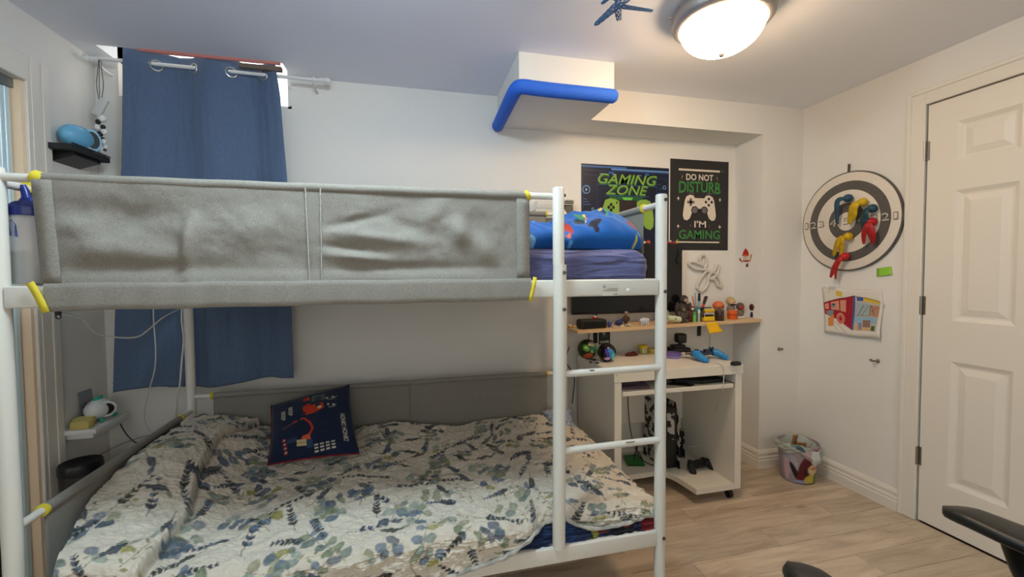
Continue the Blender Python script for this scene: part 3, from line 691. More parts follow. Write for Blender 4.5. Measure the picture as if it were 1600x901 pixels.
# fold flap : an upper layer to the left of the fold line
s = (yfold(Yt)-X); lay = sstep(s, -.002, .004)
Z = Z+.022*lay*(1-.5*sstep(s, .0, .25)); roll = np.exp(-((s-.008)/.010)**2)*.007; Z += roll
Z -= .007*np.exp(-((s+.010)/.008)**2)
# stitched quilting puckers
wv = np.sin((Tt*1.0+.010*fbm(X, Tt, 11, 41, 2))*2*np.pi/.022+2.2*fbm(X, Tt, 14, 40, 2)); pk = .0010*(np.abs(wv)*2-1)+.0046*fbm(X, Tt, 30, 42, 2)+.0032*fbm(X, Tt, 75, 43, 2)
dZx = np.gradient(Z, axis=1)/(xs[1]-xs[0]); vert = (Tt < -r*.5)
Z += np.where(vert, 0, pk); Yt -= np.where(vert, pk*1.3, 0)
# printed sprigs painted in cloth coordinates
RES = .0014; PX = int((QX1-QX0)/RES)+2; PY = int((ts[-1]-ts[0])/RES)+2
IMG = np.ones((PY, PX, 3))*np.array(hx('#d6cfc2'))
IMG *= (1+.02*RN.randn(PY, PX, 1))
def leaf(cx, cy, L, Wd, a, col, al=.8, kind=0):
    R_ = L*.6; i0, i1 = int((cy-R_-ts[0])/RES), int((cy+R_-ts[0])/RES)+1; j0, j1 = int((cx-R_-QX0)/RES), int((cx+R_-QX0)/RES)+1
    i0, j0 = max(i0, 0), max(j0, 0); i1, j1 = min(i1, PY), min(j1, PX)
    if i1 <= i0 or j1 <= j0: return
    yy, xx = np.mgrid[i0:i1, j0:j1]; x = QX0+xx*RES-cx; y = ts[0]+yy*RES-cy; c, s = math.cos(a), math.sin(a); u = (x*c+y*s)/(L/2); v = (-x*s+y*c)/(Wd/2)
    d = np.abs(v)-np.clip(1-u*u, 0, 1)**(.75 if kind == 0 else .5)*(1-.18*u); k = np.clip(-d*6, 0, 1)*(np.abs(u) < 1)
    shade = .8+.25*np.clip(v+1, 0, 2)*.5+.12*np.sin(u*5+cx*50)
    k = k*al*(1-.15*(np.abs(v) < .1)); cc = np.array(col)[None, None, :]*shade[..., None]
    IMG[i0:i1, j0:j1] = IMG[i0:i1, j0:j1]*(1-k[..., None])+cc*k[..., None]
def stem(x0, y0, x1, y1, col, wd=.0018, al=.8):
    n = int(math.hypot(x1-x0, y1-y0)/RES)+1
    for q in range(n):
        i = int((y0+(y1-y0)*q/n-ts[0])/RES); j = int((x0+(x1-x0)*q/n-QX0)/RES)
        if 0 <= i < PY-1 and 0 <= j < PX-1: IMG[i:i+1, j:j+2] = IMG[i:i+1, j:j+2]*(1-al)+np.array(col)*al
EUC = [hx(c) for c in ('#8b9a92', '#74857f', '#8e9780', '#64778a', '#7f8c72', '#9aa89f', '#4f5f70', '#9a9c80')]
DRK = [hx(c) for c in ('#2d3646', '#262c33', '#39465c', '#2f3a3b')]
BLU = [hx(c) for c in ('#4b5d78', '#6a7f96', '#566a80')]
def sprig(x, y, a, kind):
    c, s = math.cos(a), math.sin(a)
    if kind == 0:      # lavender-like dark sprig
        n = rs.randint(6, 9); L = .085+.04*rs.rand(); col = DRK[rs.randint(4)]; stem(x-c*L*.35, y-s*L*.35, x+c*L, y+s*L, hx('#4a4438'))
        for k in range(n):
            f = k/(n-1); px_, py_ = x+c*L*f, y+s*L*f; sz = .026*(1-.45*f)
            for e in (-1, 1): leaf(px_+math.cos(a+e*.7)*sz*.38, py_+math.sin(a+e*.7)*sz*.38, sz, sz*.52, a+e*.62, col if rs.rand() > .25 else BLU[rs.randint(3)], .92)
    elif kind == 1:    # round eucalyptus
        n = rs.randint(2, 4); L = .075+.05*rs.rand(); stem(x, y, x+c*L, y+s*L, hx('#7a7460'))
        for k in range(n):
            f = (k+.3)/n; px_, py_ = x+c*L*f, y+s*L*f; sz = .040*(1-.35*f)*(1+.3*rs.rand())
            for e in (-1, 1):
                q = a+e*(1.0+.3*rs.rand()); col = EUC[rs.randint(8)] if rs.rand() > .22 else (BLU[rs.randint(3)] if rs.rand() > .22 else hx('#a09b52'))
                leaf(px_+math.cos(q)*sz*.55, py_+math.sin(q)*sz*.5, sz, sz*.78, q, col, .72+.22*rs.rand(), 1)
    elif kind == 2:    # a single dark pointed leaf with small ones
        leaf(x, y, .075+.02*rs.rand(), .026, a, DRK[rs.randint(4)], .88); leaf(x+c*.045-s*.012, y+s*.045+c*.012, .035, .016, a+.6, EUC[rs.randint(8)], .8); stem(x-c*.04, y-s*.04, x-c*.09, y-s*.09, hx('#6a5c45'))
    else:              # fine olive twig
        L = .10; stem(x, y, x+c*L, y+s*L, hx('#8a7c58'))
        for k in range(6):
            f = k/5; e = (-1)**k; leaf(x+c*L*f-s*e*.012, y+s*L*f+c*e*.012, .020, .009, a+e*.8, hx(['#9a8f5a', '#8d9a72', '#7a6a4a'][k % 3]), .8)
rs = np.random.RandomState(12)
cell = .085
for i in range(-1, int(TL/cell)+3):
    for j in range(int((QX1-QX0)/cell)+2):
        x = QX0+(j+.5*(i % 2)+rs.rand()*.6-.3)*cell; y = ts[0]+(i+rs.rand()*.6-.3)*cell*1.0
        sprig(x, y, rs.rand()*2*math.pi, rs.choice([0, 1, 1, 1, 2, 3], p=[.30, .15, .12, .10, .19, .14]))
IMG = IMG*.6+.2*(np.roll(IMG, 1, 0)+np.roll(IMG, 1, 1))
ii = np.clip(((Tt-ts[0])/RES).astype(int), 0, PY-1); jj = np.clip(((X-QX0)/RES).astype(int), 0, PX-1)
# mirrored, shifted print on the folded-back layer so it does not run through the fold
fold_shade = np.exp(-((s+.004)/.005)**2)[..., None]*.55  # shade under the flap edge, darkened into the print colour
jj2 = np.where(lay > .5, (PX-1-(jj*1.0+137).astype(int)) % PX, jj); qc = (IMG[ii, jj2]**1.12)*(1-fold_shade*(1-np.array(hx('#8a8474'))))
hem = (ts[0]+.012 > Tt)
P = np.stack([X, Yt, Z], -1)
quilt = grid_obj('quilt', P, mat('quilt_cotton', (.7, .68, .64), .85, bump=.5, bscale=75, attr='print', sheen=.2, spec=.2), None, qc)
tag(quilt, 'white quilted cover printed with grey-green leaves, spread over the lower bunk', 'quilt')
hp = [(P[0, k, 0], P[0, k, 1]-.001, P[0, k, 2]) for k in range(0, nx, 6)]
quilt_loc = Vector(quilt.location)
hm = obj('bound_edge', tube(nb(), hp, [.0075+.0012*math.sin(i*1.9) for i in range(len(hp))], 8), mat('quilt_binding', hx('#cfcac2'), .85, bump=.4, bscale=90, var=.5, vscale=22, vcol='#8d918e'), quilt)
# pillows
def pillow(name, cs, th, m, parent=None, n=44, pinch=.10, cols=None, seedv=0):
    """cs: 4 corner points bl, br, tr, tl; both faces as one closed shell; returns object and surface map"""
    bl, br, tr, tl = [Vector(c) for c in cs]
    nrm = ((br-bl).cross(tl-bl)).normalized()
    def f(u, v, h=0, side=1):
        uu, vv = u, v; pu = pinch*(1-(2*v-1)**2)*.0+.045*math.sin(math.pi*v); pv = .045*math.sin(math.pi*u)
        uu = .5+(u-.5)*(1-pu); vv = .5+(v-.5)*(1-pv)
        p = bl*(1-uu)*(1-vv)+br*uu*(1-vv)+tr*uu*vv+tl*(1-uu)*vv
        e = (max(0, math.sin(math.pi*u))*max(0, math.sin(math.pi*v)))
        return p+nrm*(side*(th/2*e**.42+.004*noise.noise(Vector((u*5+seedv, v*5, side)))*min(1, e*6))+h*side)
    bm = nb(); G = {}
    for s_ in (1, -1):
        for i in range(n+1):
            for j in range(n+1):
                if s_ == -1 and (i in (0, n) or j in (0, n)): G[s_, i, j] = G[1, i, j]
                else: G[s_, i, j] = bm.verts.new(f(i/n, j/n, 0, s_))
        for i in range(n):
            for j in range(n):
                q = [G[s_, i, j], G[s_, i+1, j], G[s_, i+1, j+1], G[s_, i, j+1]]
                try: bm.faces.new(q if s_ == 1 else q[::-1])
                except ValueError: pass
    return obj(name, bm, m, parent, 80), f
cush = thing('cushion', 'navy cushion with red digger print leaning on the back guard of the lower bunk', 'cushion', (-.43, 1.98, .47))
cb, cf = pillow('cover', [at(419, 726, y=1.86), at(562, 708, y=1.88), at(546, 600, y=2.17), at(424, 633, y=2.15)], .10, fabric('navy_cushion_cloth', (.008, .016, .045), (.012, .024, .06), 300, .2), cush, seedv=2)
pr = Print(cf); mr = pm('#c23a1c', .8); mw = pm('#b9b7a8', .8); mg = pm('#4a5b54', .8); mc = pm('#c9b98c', .8); mo = pm('#d9603a', .8); mbl = pm('#2a3f5c', .8); mrd = pm('#7a1f2c', .8)
pr.h = .0012
def rtxt(t, u0, v0, u1, v1): pr.text(t, 0, 0, 1, 1, mw, bold=.03, warp=lambda u, v, x, y: (u0+(u1-u0)*y, v1-(v1-v0)*x))
rtxt('BEEP', .215, .60, .265, .77); rtxt('BEEP', .125, .56, .175, .73); rtxt('HONK! HONK!', .845, .13, .905, .50)
def rot_rect(u, v, w_, h_, a, m, lay=0):
    c, s = math.cos(a), math.sin(a); pr.poly([(u+x*c-y*s, v+x*s+y*c) for x, y in ((-w_/2, -h_/2), (w_/2, -h_/2), (w_/2, h_/2), (-w_/2, h_/2))], m, lay)
pr.poly([(.40, .87), (.47, .90), (.49, .70), (.64, .72), (.66, .62), (.52, .56), (.42, .55), (.39, .66)], mr); rot_rect(.475, .74, .014, .26, 0, mo, 1); rot_rect(.59, .83, .17, .14, -.06, mg); rot_rect(.60, .64, .05, .045, .1, mc, 1)
for k in range(3): rot_rect(.59, .79+.04*k, .15, .008, -.06, pm('#6f7f76', .8), 1)
pr.disc(.40, .58, .03, .03, pm('#27303a', .8), 1)
pr.line([(.14, .42), (.27, .47), (.40, .50)], .012, pm('#8b5b4a', .8)); pr.line([(.27, .475), (.40, .505), (.47, .42), (.50, .33), (.46, .25)], .028, mr); pr.poly([(.46, .26), (.38, .24), (.36, .20), (.47, .18)], mo)
pr.poly([(.31, .12), (.42, .11), (.42, .19), (.31, .20)], mc, 1); pr.rect(.20, .18, .31, .24, mbl); pr.rect(.42, .08, .49, .18, mbl); pr.line([(.31, .155), (.42, .15)], .006, pm('#6b4a38', .8), 2)
for k in range(4): pr.disc(.165+.008*k, .24-.055*k, .026, .028, mrd); pr.disc(.165+.008*k, .24-.055*k, .012, .012, mw, 1)
for k in range(4):
    for j in range(3): rot_rect(.525+.065*k, .105-.035*j+.008*k, .045, .020, .15, mw)
for (u, v) in ((.70, .79), (.775, .79), (.71, .66), (.775, .65)): pr.disc(u, v, .022 if v > .7 else .015, .018, mw)
pr.line([(.70, .755), (.78, .75), (.83, .79)], .008, mw); pr.line([(.71, .615), (.78, .615), (.81, .65)], .008, mw)
for j in range(2): pr.line([(.57, .36-.1*j), (.66, .36-.1*j), (.69, .39-.1*j)], .01, pm('#25304a', .8))
pr.build('printed_picture', cush)['kind'] = 'stuff'
obj('red_piping', tube(nb(), [cf(k/30, 0, 0) for k in range(31)], .0035, 8), pm('#7a1420', .8), cush)
obj('red_piping', tube(nb(), [cf(0, k/30, 0) for k in range(31)], .0035, 8), pm('#5a1420', .8), cush)
pp, _ = pillow('pillow', [at(118, 822, y=1.62), at(165, 822, y=1.60), at(175, 745, y=1.95), at(118, 765, y=1.90)], .12, MATS['quilt_binding'], None, 20)
tag(pp, 'floral patterned pillow wedged beside the left end guard of the lower bunk', 'pillow')
bm = nb(); p_, _ = pillow('pillow', [(.70, 2.06, .42), (.835, 2.07, .42), (.87, 2.225, .475), (.70, 2.23, .48)], .06, mat('blue_check_cotton', hx('#b9c3d2'), .85, bump=.1, bscale=80, var=.6, vscale=60, vcol='#5d7196'), None, 20)
tag(p_, 'small blue and white pillow at the back right corner of the lower bunk', 'pillow')
# =====================================================================  CURTAIN, ROD, WINDOW EDGE FOAM
RY, RZ = 2.335, 2.243
rod = thing('curtain_rod', 'thin white curtain rod with round end knobs under the ceiling', 'curtain rod', (-.92, RY, RZ))
obj('pole', tube(nb(), [(-1.395, RY, RZ+.005), (-.44, RY, RZ-.002)], .0085, 14), M_WHT, rod)
for x, e in ((-1.395, -1), (-.44, 1)):
    obj('end_knob', lathe(nb(), [(0, -.002), (.011, -.002), (.012, .012), (.009, .016), (.015, .026), (.014, .040), (.006, .050), (0, .052)], (x, RY, RZ), 18, (e, 0, 0)), M_WHT, rod)
for x in (-1.385, -.47):
    bm = nb(); tube(bm, [(x, YB, RZ-.03), (x, RY+.03, RZ-.028), (x, RY, RZ-.012)], .006, 10); tube(bm, [(x-.006, RY, RZ), (x+.006, RY, RZ)], .0125, 14); b_ = obj('bracket', bm, M_WHT, rod)
ex = [-1.153, -1.000, -.845, -.705]
cur = thing('curtain', 'dark blue eyelet curtain hanging over the basement window', 'curtain', (-.98, RY, .72))
nx, nz = 300, 150
U, V = np.meshgrid(np.linspace(0, 1, nx), np.linspace(0, 1, nz))
xl = np.interp(V[:, 0], [0, .5, .66, 1], [-1.375, -1.33, -1.300, -1.272]); xr = np.interp(V[:, 0], [0, .2, .65, .9, 1], [-.594, -.597, -.602, -.622, -.640])
X = xl[:, None]+(xr-xl)[:, None]*U
# fold phase measured at the eyelets so that the cloth crosses the rod there
uc = [(e+1.272)/(.632) for e in ex]
ph = np.interp(U, [0, uc[0], uc[1], uc[2], uc[3], 1], [-.9, 0, math.pi, 2*math.pi, 3*math.pi, 3*math.pi+1.0])
amp = .030-.010*(1-V)
yb = RY+amp*np.sin(ph)*(.75+.25*V)
yb += (1-V)*(.010*np.sin(U*31+1)+.008*np.sin(U*17+V*3))+.004*fbm(U*3, V, 5, 2)
ztopc = RZ+.055+.006*np.sin(ph*1.0+1.2)
zbot = .706+.017*U+.010*np.sin(U*9)
Z = zbot[:]+(ztopc-zbot)*V
yb = np.minimum(yb, YB-.012)
P = np.stack([X, yb, Z], -1)
cl = grid_obj('cloth', P, M_CURT, cur, thick=.002)
# pressed side panel facing: narrow hems
obj('bottom_hem', tube(nb(), [tuple(P[0, k]+np.array([0, -.0015, .045])) for k in range(0, nx, 8)], .0016, 6), M_CURT, cl)
for e, u in zip(ex, uc):
    j = int(u*(nx-1)); i = int(nz*(RZ-.72)/(2.29-.72)); p0, p1 = P[min(i, nz-1), j-3], P[min(i, nz-1), j+3]; d = Vector(p1-p0).normalized(); n = d.cross(Vector((0, 0, 1))).normalized()
    c = Vector(((p0+p1)/2)); c.z = RZ-.004
    bm = nb(); u_, v_ = d, Vector((0, 0, 1)); tube(bm, [c+(u_*math.cos(a)+v_*math.sin(a))*.0235 for a in [2*math.pi*k/28 for k in range(28)]], .0052, 8, closed=True, flat=.6)
    obj('eyelet', bm, mat('brushed_eyelet', (.55, .52, .48), .3, metal=.9), cl)
# foam edging along the ceiling notch
fo = obj('foam_strip', tube(nb(), [(-1.20, WY-.002, ZC-.003), (-1.1, WY-.003, ZC-.005), (-.85, WY-.003, ZC-.005), (WX1-.01, WY-.003, ZC-.004)], [.006, .009, .008, .008], 12), mat('salmon_foam', hx('#c98078'), .8, bump=.3, bscale=80), None)
tag(fo, 'salmon pink foam strip along the ceiling edge above the blue curtain', 'foam strip')
fo = obj('foam_strip', box(nb(), (-.80, WY+.015, ZC-.03), (-.61, WY+.04, ZC-.008), .003, 1), mat('dusty_board', hx('#6d6458'), .9, bump=.4, bscale=60), None)
tag(fo, 'grey-brown strip of insulation in the window well behind the curtain top', 'insulation')
# =====================================================================  FOAM EDGE GUARD ON THE DUCT BOX
c0 = [(.990, 1.915, ZS+.012), (.85, 1.912, ZS+.011), (.70, 1.911, ZS+.010), (.58, 1.912, ZS+.012), (.525, 1.912, ZS+.014), (.495, 1.920, ZS+.012), (.485, 1.95, ZS+.006), (.482, 2.02, ZS-.001), (.484, 2.12, ZS-.004), (.488, 2.24, ZS-.004), (.492, 2.36, ZS-.003), (.494, 2.405, ZS-.002)]
def spline(pts, n=6):
    pts = [Vector(p) for p in pts]; out = []
    for i in range(len(pts)-1):
        p0, p1, p2, p3 = pts[max(i-1, 0)], pts[i], pts[i+1], pts[min(i+2, len(pts)-1)]
        for k in range(n):
            t = k/n; out.append(.5*((2*p1)+(p2-p0)*t+(2*p0-5*p1+4*p2-p3)*t*t+(-p0+3*p1-3*p2+p3)*t**3))
    out.append(pts[-1]); return out
sp = spline(c0)
nd = obj('foam_tube', tube(nb(), sp, [.024]+[.033]*(len(sp)-3)+[.031, .022], 22), mat('blue_foam', hx('#2a68d8'), .75, bump=.25, bscale=160), None, 70)
tag(nd, 'bright blue foam tube wrapped along the lower edges of the duct box', 'foam guard')
# =====================================================================  POSTERS
def poster(name, label, x0, x1, z0, z1, m, y=YB, cat='poster'):
    t = thing(name, label, cat, ((x0+x1)/2, y-.001, z0)); bm = nb(); box(bm, (x0, y-.0016, z0), (x1, y-.0004, z1)); obj('sheet', bm, m, t, 0)
    return t, Print(plane_map((x0, y-.0016, z0), (x1-x0, 0, 0), (0, 0, z1-z0), (0, -1, 0)))
t1, pr = poster('gaming_poster', 'dark blue poster with green slanted lettering and a green controller, left of the black one', 1.022, 1.632, 1.36, 1.925, mat('poster_navy', hx('#101d3a'), .4, var=.6, vscale=6, vcol='#0a1120'))
g1, g2, g3 = pm('#85aa45', .4), pm('#487f30', .4), pm('#2f6f2c', .4); bl = pm('#3d66a8', .4); bl2 = pm('#24437a', .4); lb = pm('#7fb2e6', .4); dk = pm('#070b14', .4); wh = pm('#d6e4ea', .4)
# HUD lines
pr.rect(0, .965, .5, .985, bl); pr.rect(.33, .945, 1, .965, pm('#5d88c4', .4)); pr.rect(.0, .93, 1, .936, bl2)
for (u0, v0, u1, v1) in ((.015, .12, .175, .88), (.85, .12, .985, .88)):
    pr.line([(u0, v0), (u1, v0), (u1, v1), (u0, v1), (u0, v0)], .004, bl2)
pr.ring(.055, .72, .034, .040, lb, 0, 26, 1.08); pr.ring(.055, .72, .046, .050, bl, 0, 26, 1.08, .4, 4.6); pr.poly([(.045, .70), (.045, .74), (.07, .72)], lb)
pr.ring(.945, .78, .014, .02, lb, 0, 16, 1.08)
for k in range(3): pr.rect(.02, .555+.03*k, .10-.02*k, .562+.03*k, bl)
for k in range(2): pr.ring(.125, .51-.055*k, .010, .015, lb, 1, 14, 1.08)
for k in range(9): pr.rect(.02, .40-.022*k, .06+.10*((k*37) % 10)/10, .408-.022*k, bl if k % 3 else lb)
for k in range(12): pr.rect(.865, .86-.05*k, .87+.10*((k*53) % 10)/10, .866-.05*k, bl if k % 2 else bl2)
for k in range(8): pr.rect(.20+.018*k, .22, .21+.018*k, .24+.10*((k*31) % 7)/7, bl2)
for u in (.20, .34, .62, .80): pr.line([(u, .90), (u+.05, .90)], .006, lb)
pr.line([(.30, .915), (.36, .915)], .016, pm('#2f63b8', .4)); pr.line([(.72, .915), (.76, .915)], .016, pm('#2f63b8', .4))
pr.rect(.18, .782, .86, .787, bl); pr.rect(.26, .665, .76, .669, bl)
sk = lambda u, v, x, y: (u+.035*y, v)
for s_, q in (('GAMING', (.165, .795, .825, .905)), ('ZONE', (.265, .68, .715, .785))):
    pr.text(s_, q[0]+.006, q[1]-.012, q[2]+.006, q[3]-.012, g3, 1, .012, warp=sk); pr.text(s_, *q, g2, 2, .012, warp=sk); pr.text(s_, *q, g1, 3, -.004, warp=sk)
pr.poly([(.30, .66), (.34, .60), (.66, .60), (.70, .66)], pm('#1d5a34', .4)); pr.poly([(.45, .65), (.49, .60), (.54, .60), (.58, .65)], pm('#69c04a', .4), 1)
def pad_shape(cx, cy, w_, h_):
    half = [(.0, .36), (.16, .36), (.24, .44), (.34, .46), (.43, .40), (.47, .20), (.50, -.15), (.49, -.40), (.43, -.50), (.34, -.44), (.25, -.20), (.17, -.12), (0, -.12)]
    pts = half+[(-x, y) for x, y in half[-2:0:-1]]; return [(cx+x*w_, cy+y*h_) for x, y in pts]
pr.poly(pad_shape(.52, .47, .60, .36), g1, 1); pr.poly([(.42, .42), (.62, .42), (.62, .62), (.42, .62)], pm('#2a1f22', .4), 2)
for du, dv in ((0, .03), (0, -.03), (-.026, 0), (.026, 0)): pr.disc(.328+du, .535+dv, .016, .019, dk, 2, 12); pr.disc(.715+du, .535+dv, .016, .019, dk, 2, 12)
pr.rect(.385, .575, .40, .60, dk, 2)
pr.build('printed_artwork', t1)
t2, pr = poster('gaming_poster', 'black poster with white controller picture and green and white lettering', 1.641, 2.085, 1.397, 1.99, mat('poster_black', (.022, .020, .021), .55))
wc = pm('#ded3c4', .5); gr = pm('#3b8440', .5); gy = pm('#6d6468', .5); br = pm('#b58a4a', .5); lo = pm('#161314', .5)
pr.rect(.14, .876, .845, .898, wc); pr.rect(.14, .083, .845, .098, wc)
pr.line([(.87, .885), (.915, .885), (.893, .91), (.87, .885)], .006, pm('#3d6b52', .5)); pr.line([(.875, .075), (.91, .075), (.91, .105), (.875, .105), (.875, .075)], .005, pm('#6b2b24', .5))
arch = lambda k: (lambda u, v, x, y: (u, v-k*(2*x-1)**2))
pr.text('DO NOT', .265, .775, .73, .845, wc, 0, .02); pr.text('DISTURB', .145, .645, .855, .765, gr, 0, .02, warp=lambda u, v, x, y: (u, v-.018*(2*x-1)**2*(1 if y < .5 else .2)))
pr.text("I'M", .41, .255, .61, .33, wc, 0, .012); pr.text('GAMING', .15, .125, .855, .225, gr, 0, .012)
def bolt(u, v, s, f, m): pr.poly([(u-.2*s*f, v-.1*s), (u+.45*s*f, v+.9*s), (u+.05*s*f, v+.15*s), (u+.4*s*f, v+.15*s), (u-.4*s*f, v-.9*s), (u+.0*s*f, v-.1*s)], m)
bolt(.195, .81, .045, 1, br); bolt(.80, .81, .045, -1, br); bolt(.345, .275, .025, -1, br); bolt(.67, .275, .025, 1, br)
for (u, v) in ((.135, .57), (.85, .57), (.135, .265), (.85, .265)):
    a, b = .03, .028; pr.poly([(u, v+b), (u+.007, v+.006), (u+a, v), (u+.007, v-.006), (u, v-b), (u-.007, v-.006), (u-a, v), (u-.007, v+.006)], wc)
L_ = []
half = [(0, .055), (.08, .055), (.11, .085), (.17, .09), (.225, .07), (.25, .03), (.275, -.08), (.285, -.14), (.265, -.185), (.215, -.195), (.165, -.17), (.125, -.10), (.08, -.075), (0, -.06)]
pts = half+[(-x, y) for x, y in half[-2:0:-1]]; pr.poly([(.497+x, .525+y) for x, y in pts], wc)
pr.rect(.32, .627, .40, .637, gy); pr.rect(.62, .627, .70, .637, gy)
pr.rect(.285, .518, .405, .548, gy, 1); pr.rect(.325, .49, .365, .575, gy, 1)
for du, dv in ((0, .035), (0, -.035), (-.05, 0), (.05, 0)): pr.disc(.655+du, .54+dv, .021, .016, lo, 1, 14)
for s_ in (-1, 1): pr.disc(.497+s_*.082, .445, .062, .045, lo, 1, 24); pr.disc(.497+s_*.082, .445, .046, .034, gy, 2, 24)
pr.rect(.44, .438, .56, .448, lo, 1)
pr.build('printed_artwork', t2)
# =====================================================================  WALL SHELF
shl = lambda x: .930+.025*(x-.895)/1.238      # sagging top height
M_PINE = mat('pine_board', hx('#dcc09a'), .5, var=.3, vscale=5, vcol='#cba67a', stretch=(.6, 8, 8))
bm = nb(); n = 16
def shelf_pts(x, y, z): return bm.verts.new((x, y, z))
R = [[shelf_pts(x, YB-.001, shl(x)), shelf_pts(x, 2.182, shl(x)), shelf_pts(x, 2.182, shl(x)-.018), shelf_pts(x, YB-.001, shl(x)-.018)] for x in [.895+(XCOL-.003-.895)*k/n for k in range(n+1)]]
for a, b in zip(R, R[1:]):
    for k in range(4): bm.faces.new((a[k], a[(k+1) % 4], b[(k+1) % 4], b[k]))
bm.faces.new(R[0]); bm.faces.new(R[-1][::-1])
ws = thing('wall_shelf', 'long pine wall shelf in the niche below the posters', 'shelf', (1.51, 2.3, .93)); obj('board', bm, M_PINE, ws, 0)
for x in (1.115, 1.865):
    bm = nb(); box(bm, (x-.014, YB-.006, shl(x)-.125), (x+.014, YB-.0005, shl(x)-.019), .001, 1); box(bm, (x-.014, 2.22, shl(x)-.024), (x+.014, YB-.006, shl(x)-.0185), .001, 1); obj('bracket', bm, M_BLKM, ws, 0)
def onshelf(px, y):      # x of the photo column px at depth y on the shelf top
    p = at(px, 500, y=y); return Vector((p.x, y, shl(p.x)))
# television
tv = thing('television', 'wide black screen standing on the pine shelf behind the bed end', 'television', (1.31, 2.36, .945))
bm = nb(); box(bm, (.93, 2.352, 1.000), (1.681, 2.375, 1.432), .004, 2); obj('housing', bm, M_BLK, tv)
obj('screen', box(nb(), (.938, 2.350, 1.012), (1.673, 2.3525, 1.424)), mat('dark_screen', (.006, .006, .008), .12), tv, 0)
for x in (1.09, 1.52):
    bm = nb(); tube(bm, [(x-.03, 2.28, shl(x)+.006), (x, 2.362, shl(x)+.062), (x+.03, 2.42, shl(x)+.006)], .006, 8); obj('foot', bm, M_BLK, tv)
obj('lamp_strip', tube(nb(), [(1.645, 2.345, 1.30), (1.64, 2.335, 1.33), (1.655, 2.33, 1.36), (1.65, 2.345, 1.40)], .003, 8), M_BLK, tv)
def toyblob(name, label, cat, c, parts, group=None, m=None):
    """small object of several soft shapes: (dx,dy,dz, rx,ry,rz, material[,name])"""
    t = thing(name, label, cat, c, group)
    for q in parts:
        dx, dy_, dz, rx, ry, rz, mm = q[:7]; nm = q[7] if len(q) > 7 else 'body'
        bm = nb(); ball(bm, (c[0]+dx, c[1]+dy_, c[2]+dz), 1, rx, ry, rz, 14); obj(nm, bm, mm, t, 60)
    return t
# little toys along the top of the screen
zt = 1.432
def toy_brick(name, label, c, w_, d, h, m, m2, group='little toys on top of the television'):
    t = thing(name, label, 'toy', c, group); bm = nb(); box(bm, (c[0]-w_/2, c[1]-d/2, c[2]), (c[0]+w_/2, c[1]+d/2, c[2]+h*.6), .002, 1); obj('body', bm, m, t, 30)
    bm = nb(); box(bm, (c[0]-w_*.3, c[1]-d/2+.001, c[2]+h*.6), (c[0]+w_*.25, c[1]+d/2-.001, c[2]+h), .002, 1); obj('top', bm, m2, t, 30)
    for e in (-1, 1): obj('wheel', tube(nb(), [(c[0]+e*w_*.3, c[1]-d/2-.001, c[2]+.004), (c[0]+e*w_*.3, c[1]-d/2+.002, c[2]+.004)], .004, 10), M_BLK, t)
    return t
RD, WT, OG, BLU_, YLW, GRN, BRN = pm('#b8322a'), pm('#d8d4cc'), pm('#c8642c'), pm('#20438c'), pm('#d2b63a'), pm('#4f9a3c'), pm('#4a3428')
for px, a, b, l in ((1006, WT, BLU_, 'white and blue'), (1013, OG, RD, 'orange and red'), (1047, RD, WT, 'red'), (1053, RD, BLU_, 'dark red and blue')):
    p = at(px, 378, y=2.362); toy_brick('toy_car', 'tiny %s toy on top of the screen, %s the bed post' % (l, 'left of' if px < 1030 else 'right of'), (p.x, 2.363, zt), .026, .018, .022, a, b)
toyblob('toy_bird', 'tiny yellow-green toy bird at the right end of the screen top', 'toy', (at(1058, 376, y=2.36).x, 2.362, zt), [(0, 0, .012, .009, .007, .010, YLW), (.004, 0, .024, .006, .006, .006, GRN, 'head')])
# things standing on the shelf ------------------------------------------------
p = onshelf(929, 2.235)
sp_ = thing('speaker', 'small black box speaker lying at the left end of the pine shelf', 'speaker', p)
x0, x1 = onshelf(907, 2.215).x, onshelf(948, 2.215).x; bm = nb(); box(bm, (x0, 2.205, p.z), (x1, 2.285, p.z+.052), .012, 3); obj('body', bm, M_BLKM, sp_)
obj('grille', box(nb(), (x0+.014, 2.2035, p.z+.01), (x1-.012, 2.206, p.z+.042), .001, 1), mat('speaker_mesh', (.008, .008, .008), .9, bump=.6, bscale=500), sp_)
toy_brick('toy_car', 'tiny red and white toy resting on the black speaker', (onshelf(930, 2.24).x, 2.24, p.z+.052), .032, .02, .018, RD, WT, None)
q = onshelf(900, 2.24); toy_brick('toy_car', 'tiny yellow toy beside the left end of the speaker', (q.x-.004, 2.32, shl(q.x)), .03, .02, .018, YLW, WT, None)
q = onshelf(952, 2.23); toyblob('toy_figure', 'tiny blue toy figure right of the black speaker', 'toy', q, [(0, 0, .013, .012, .008, .014, BLU_), (.0, 0, .032, .007, .007, .007, pm('#3a66b8'), 'head'), (-.012, 0, .02, .006, .004, .004, BLU_, 'arm'), (.012, 0, .02, .006, .004, .004, BLU_, 'arm')])
q = onshelf(967, 2.28); toyblob('toy_figure', 'small dark blue toy figure crouching behind the white pieces on the shelf', 'toy', q, [(0, 0, .016, .024, .012, .016, pm('#1a2c6a')), (.016, 0, .032, .010, .008, .010, BLU_, 'head'), (-.022, 0, .010, .010, .006, .006, BLU_, 'leg')])
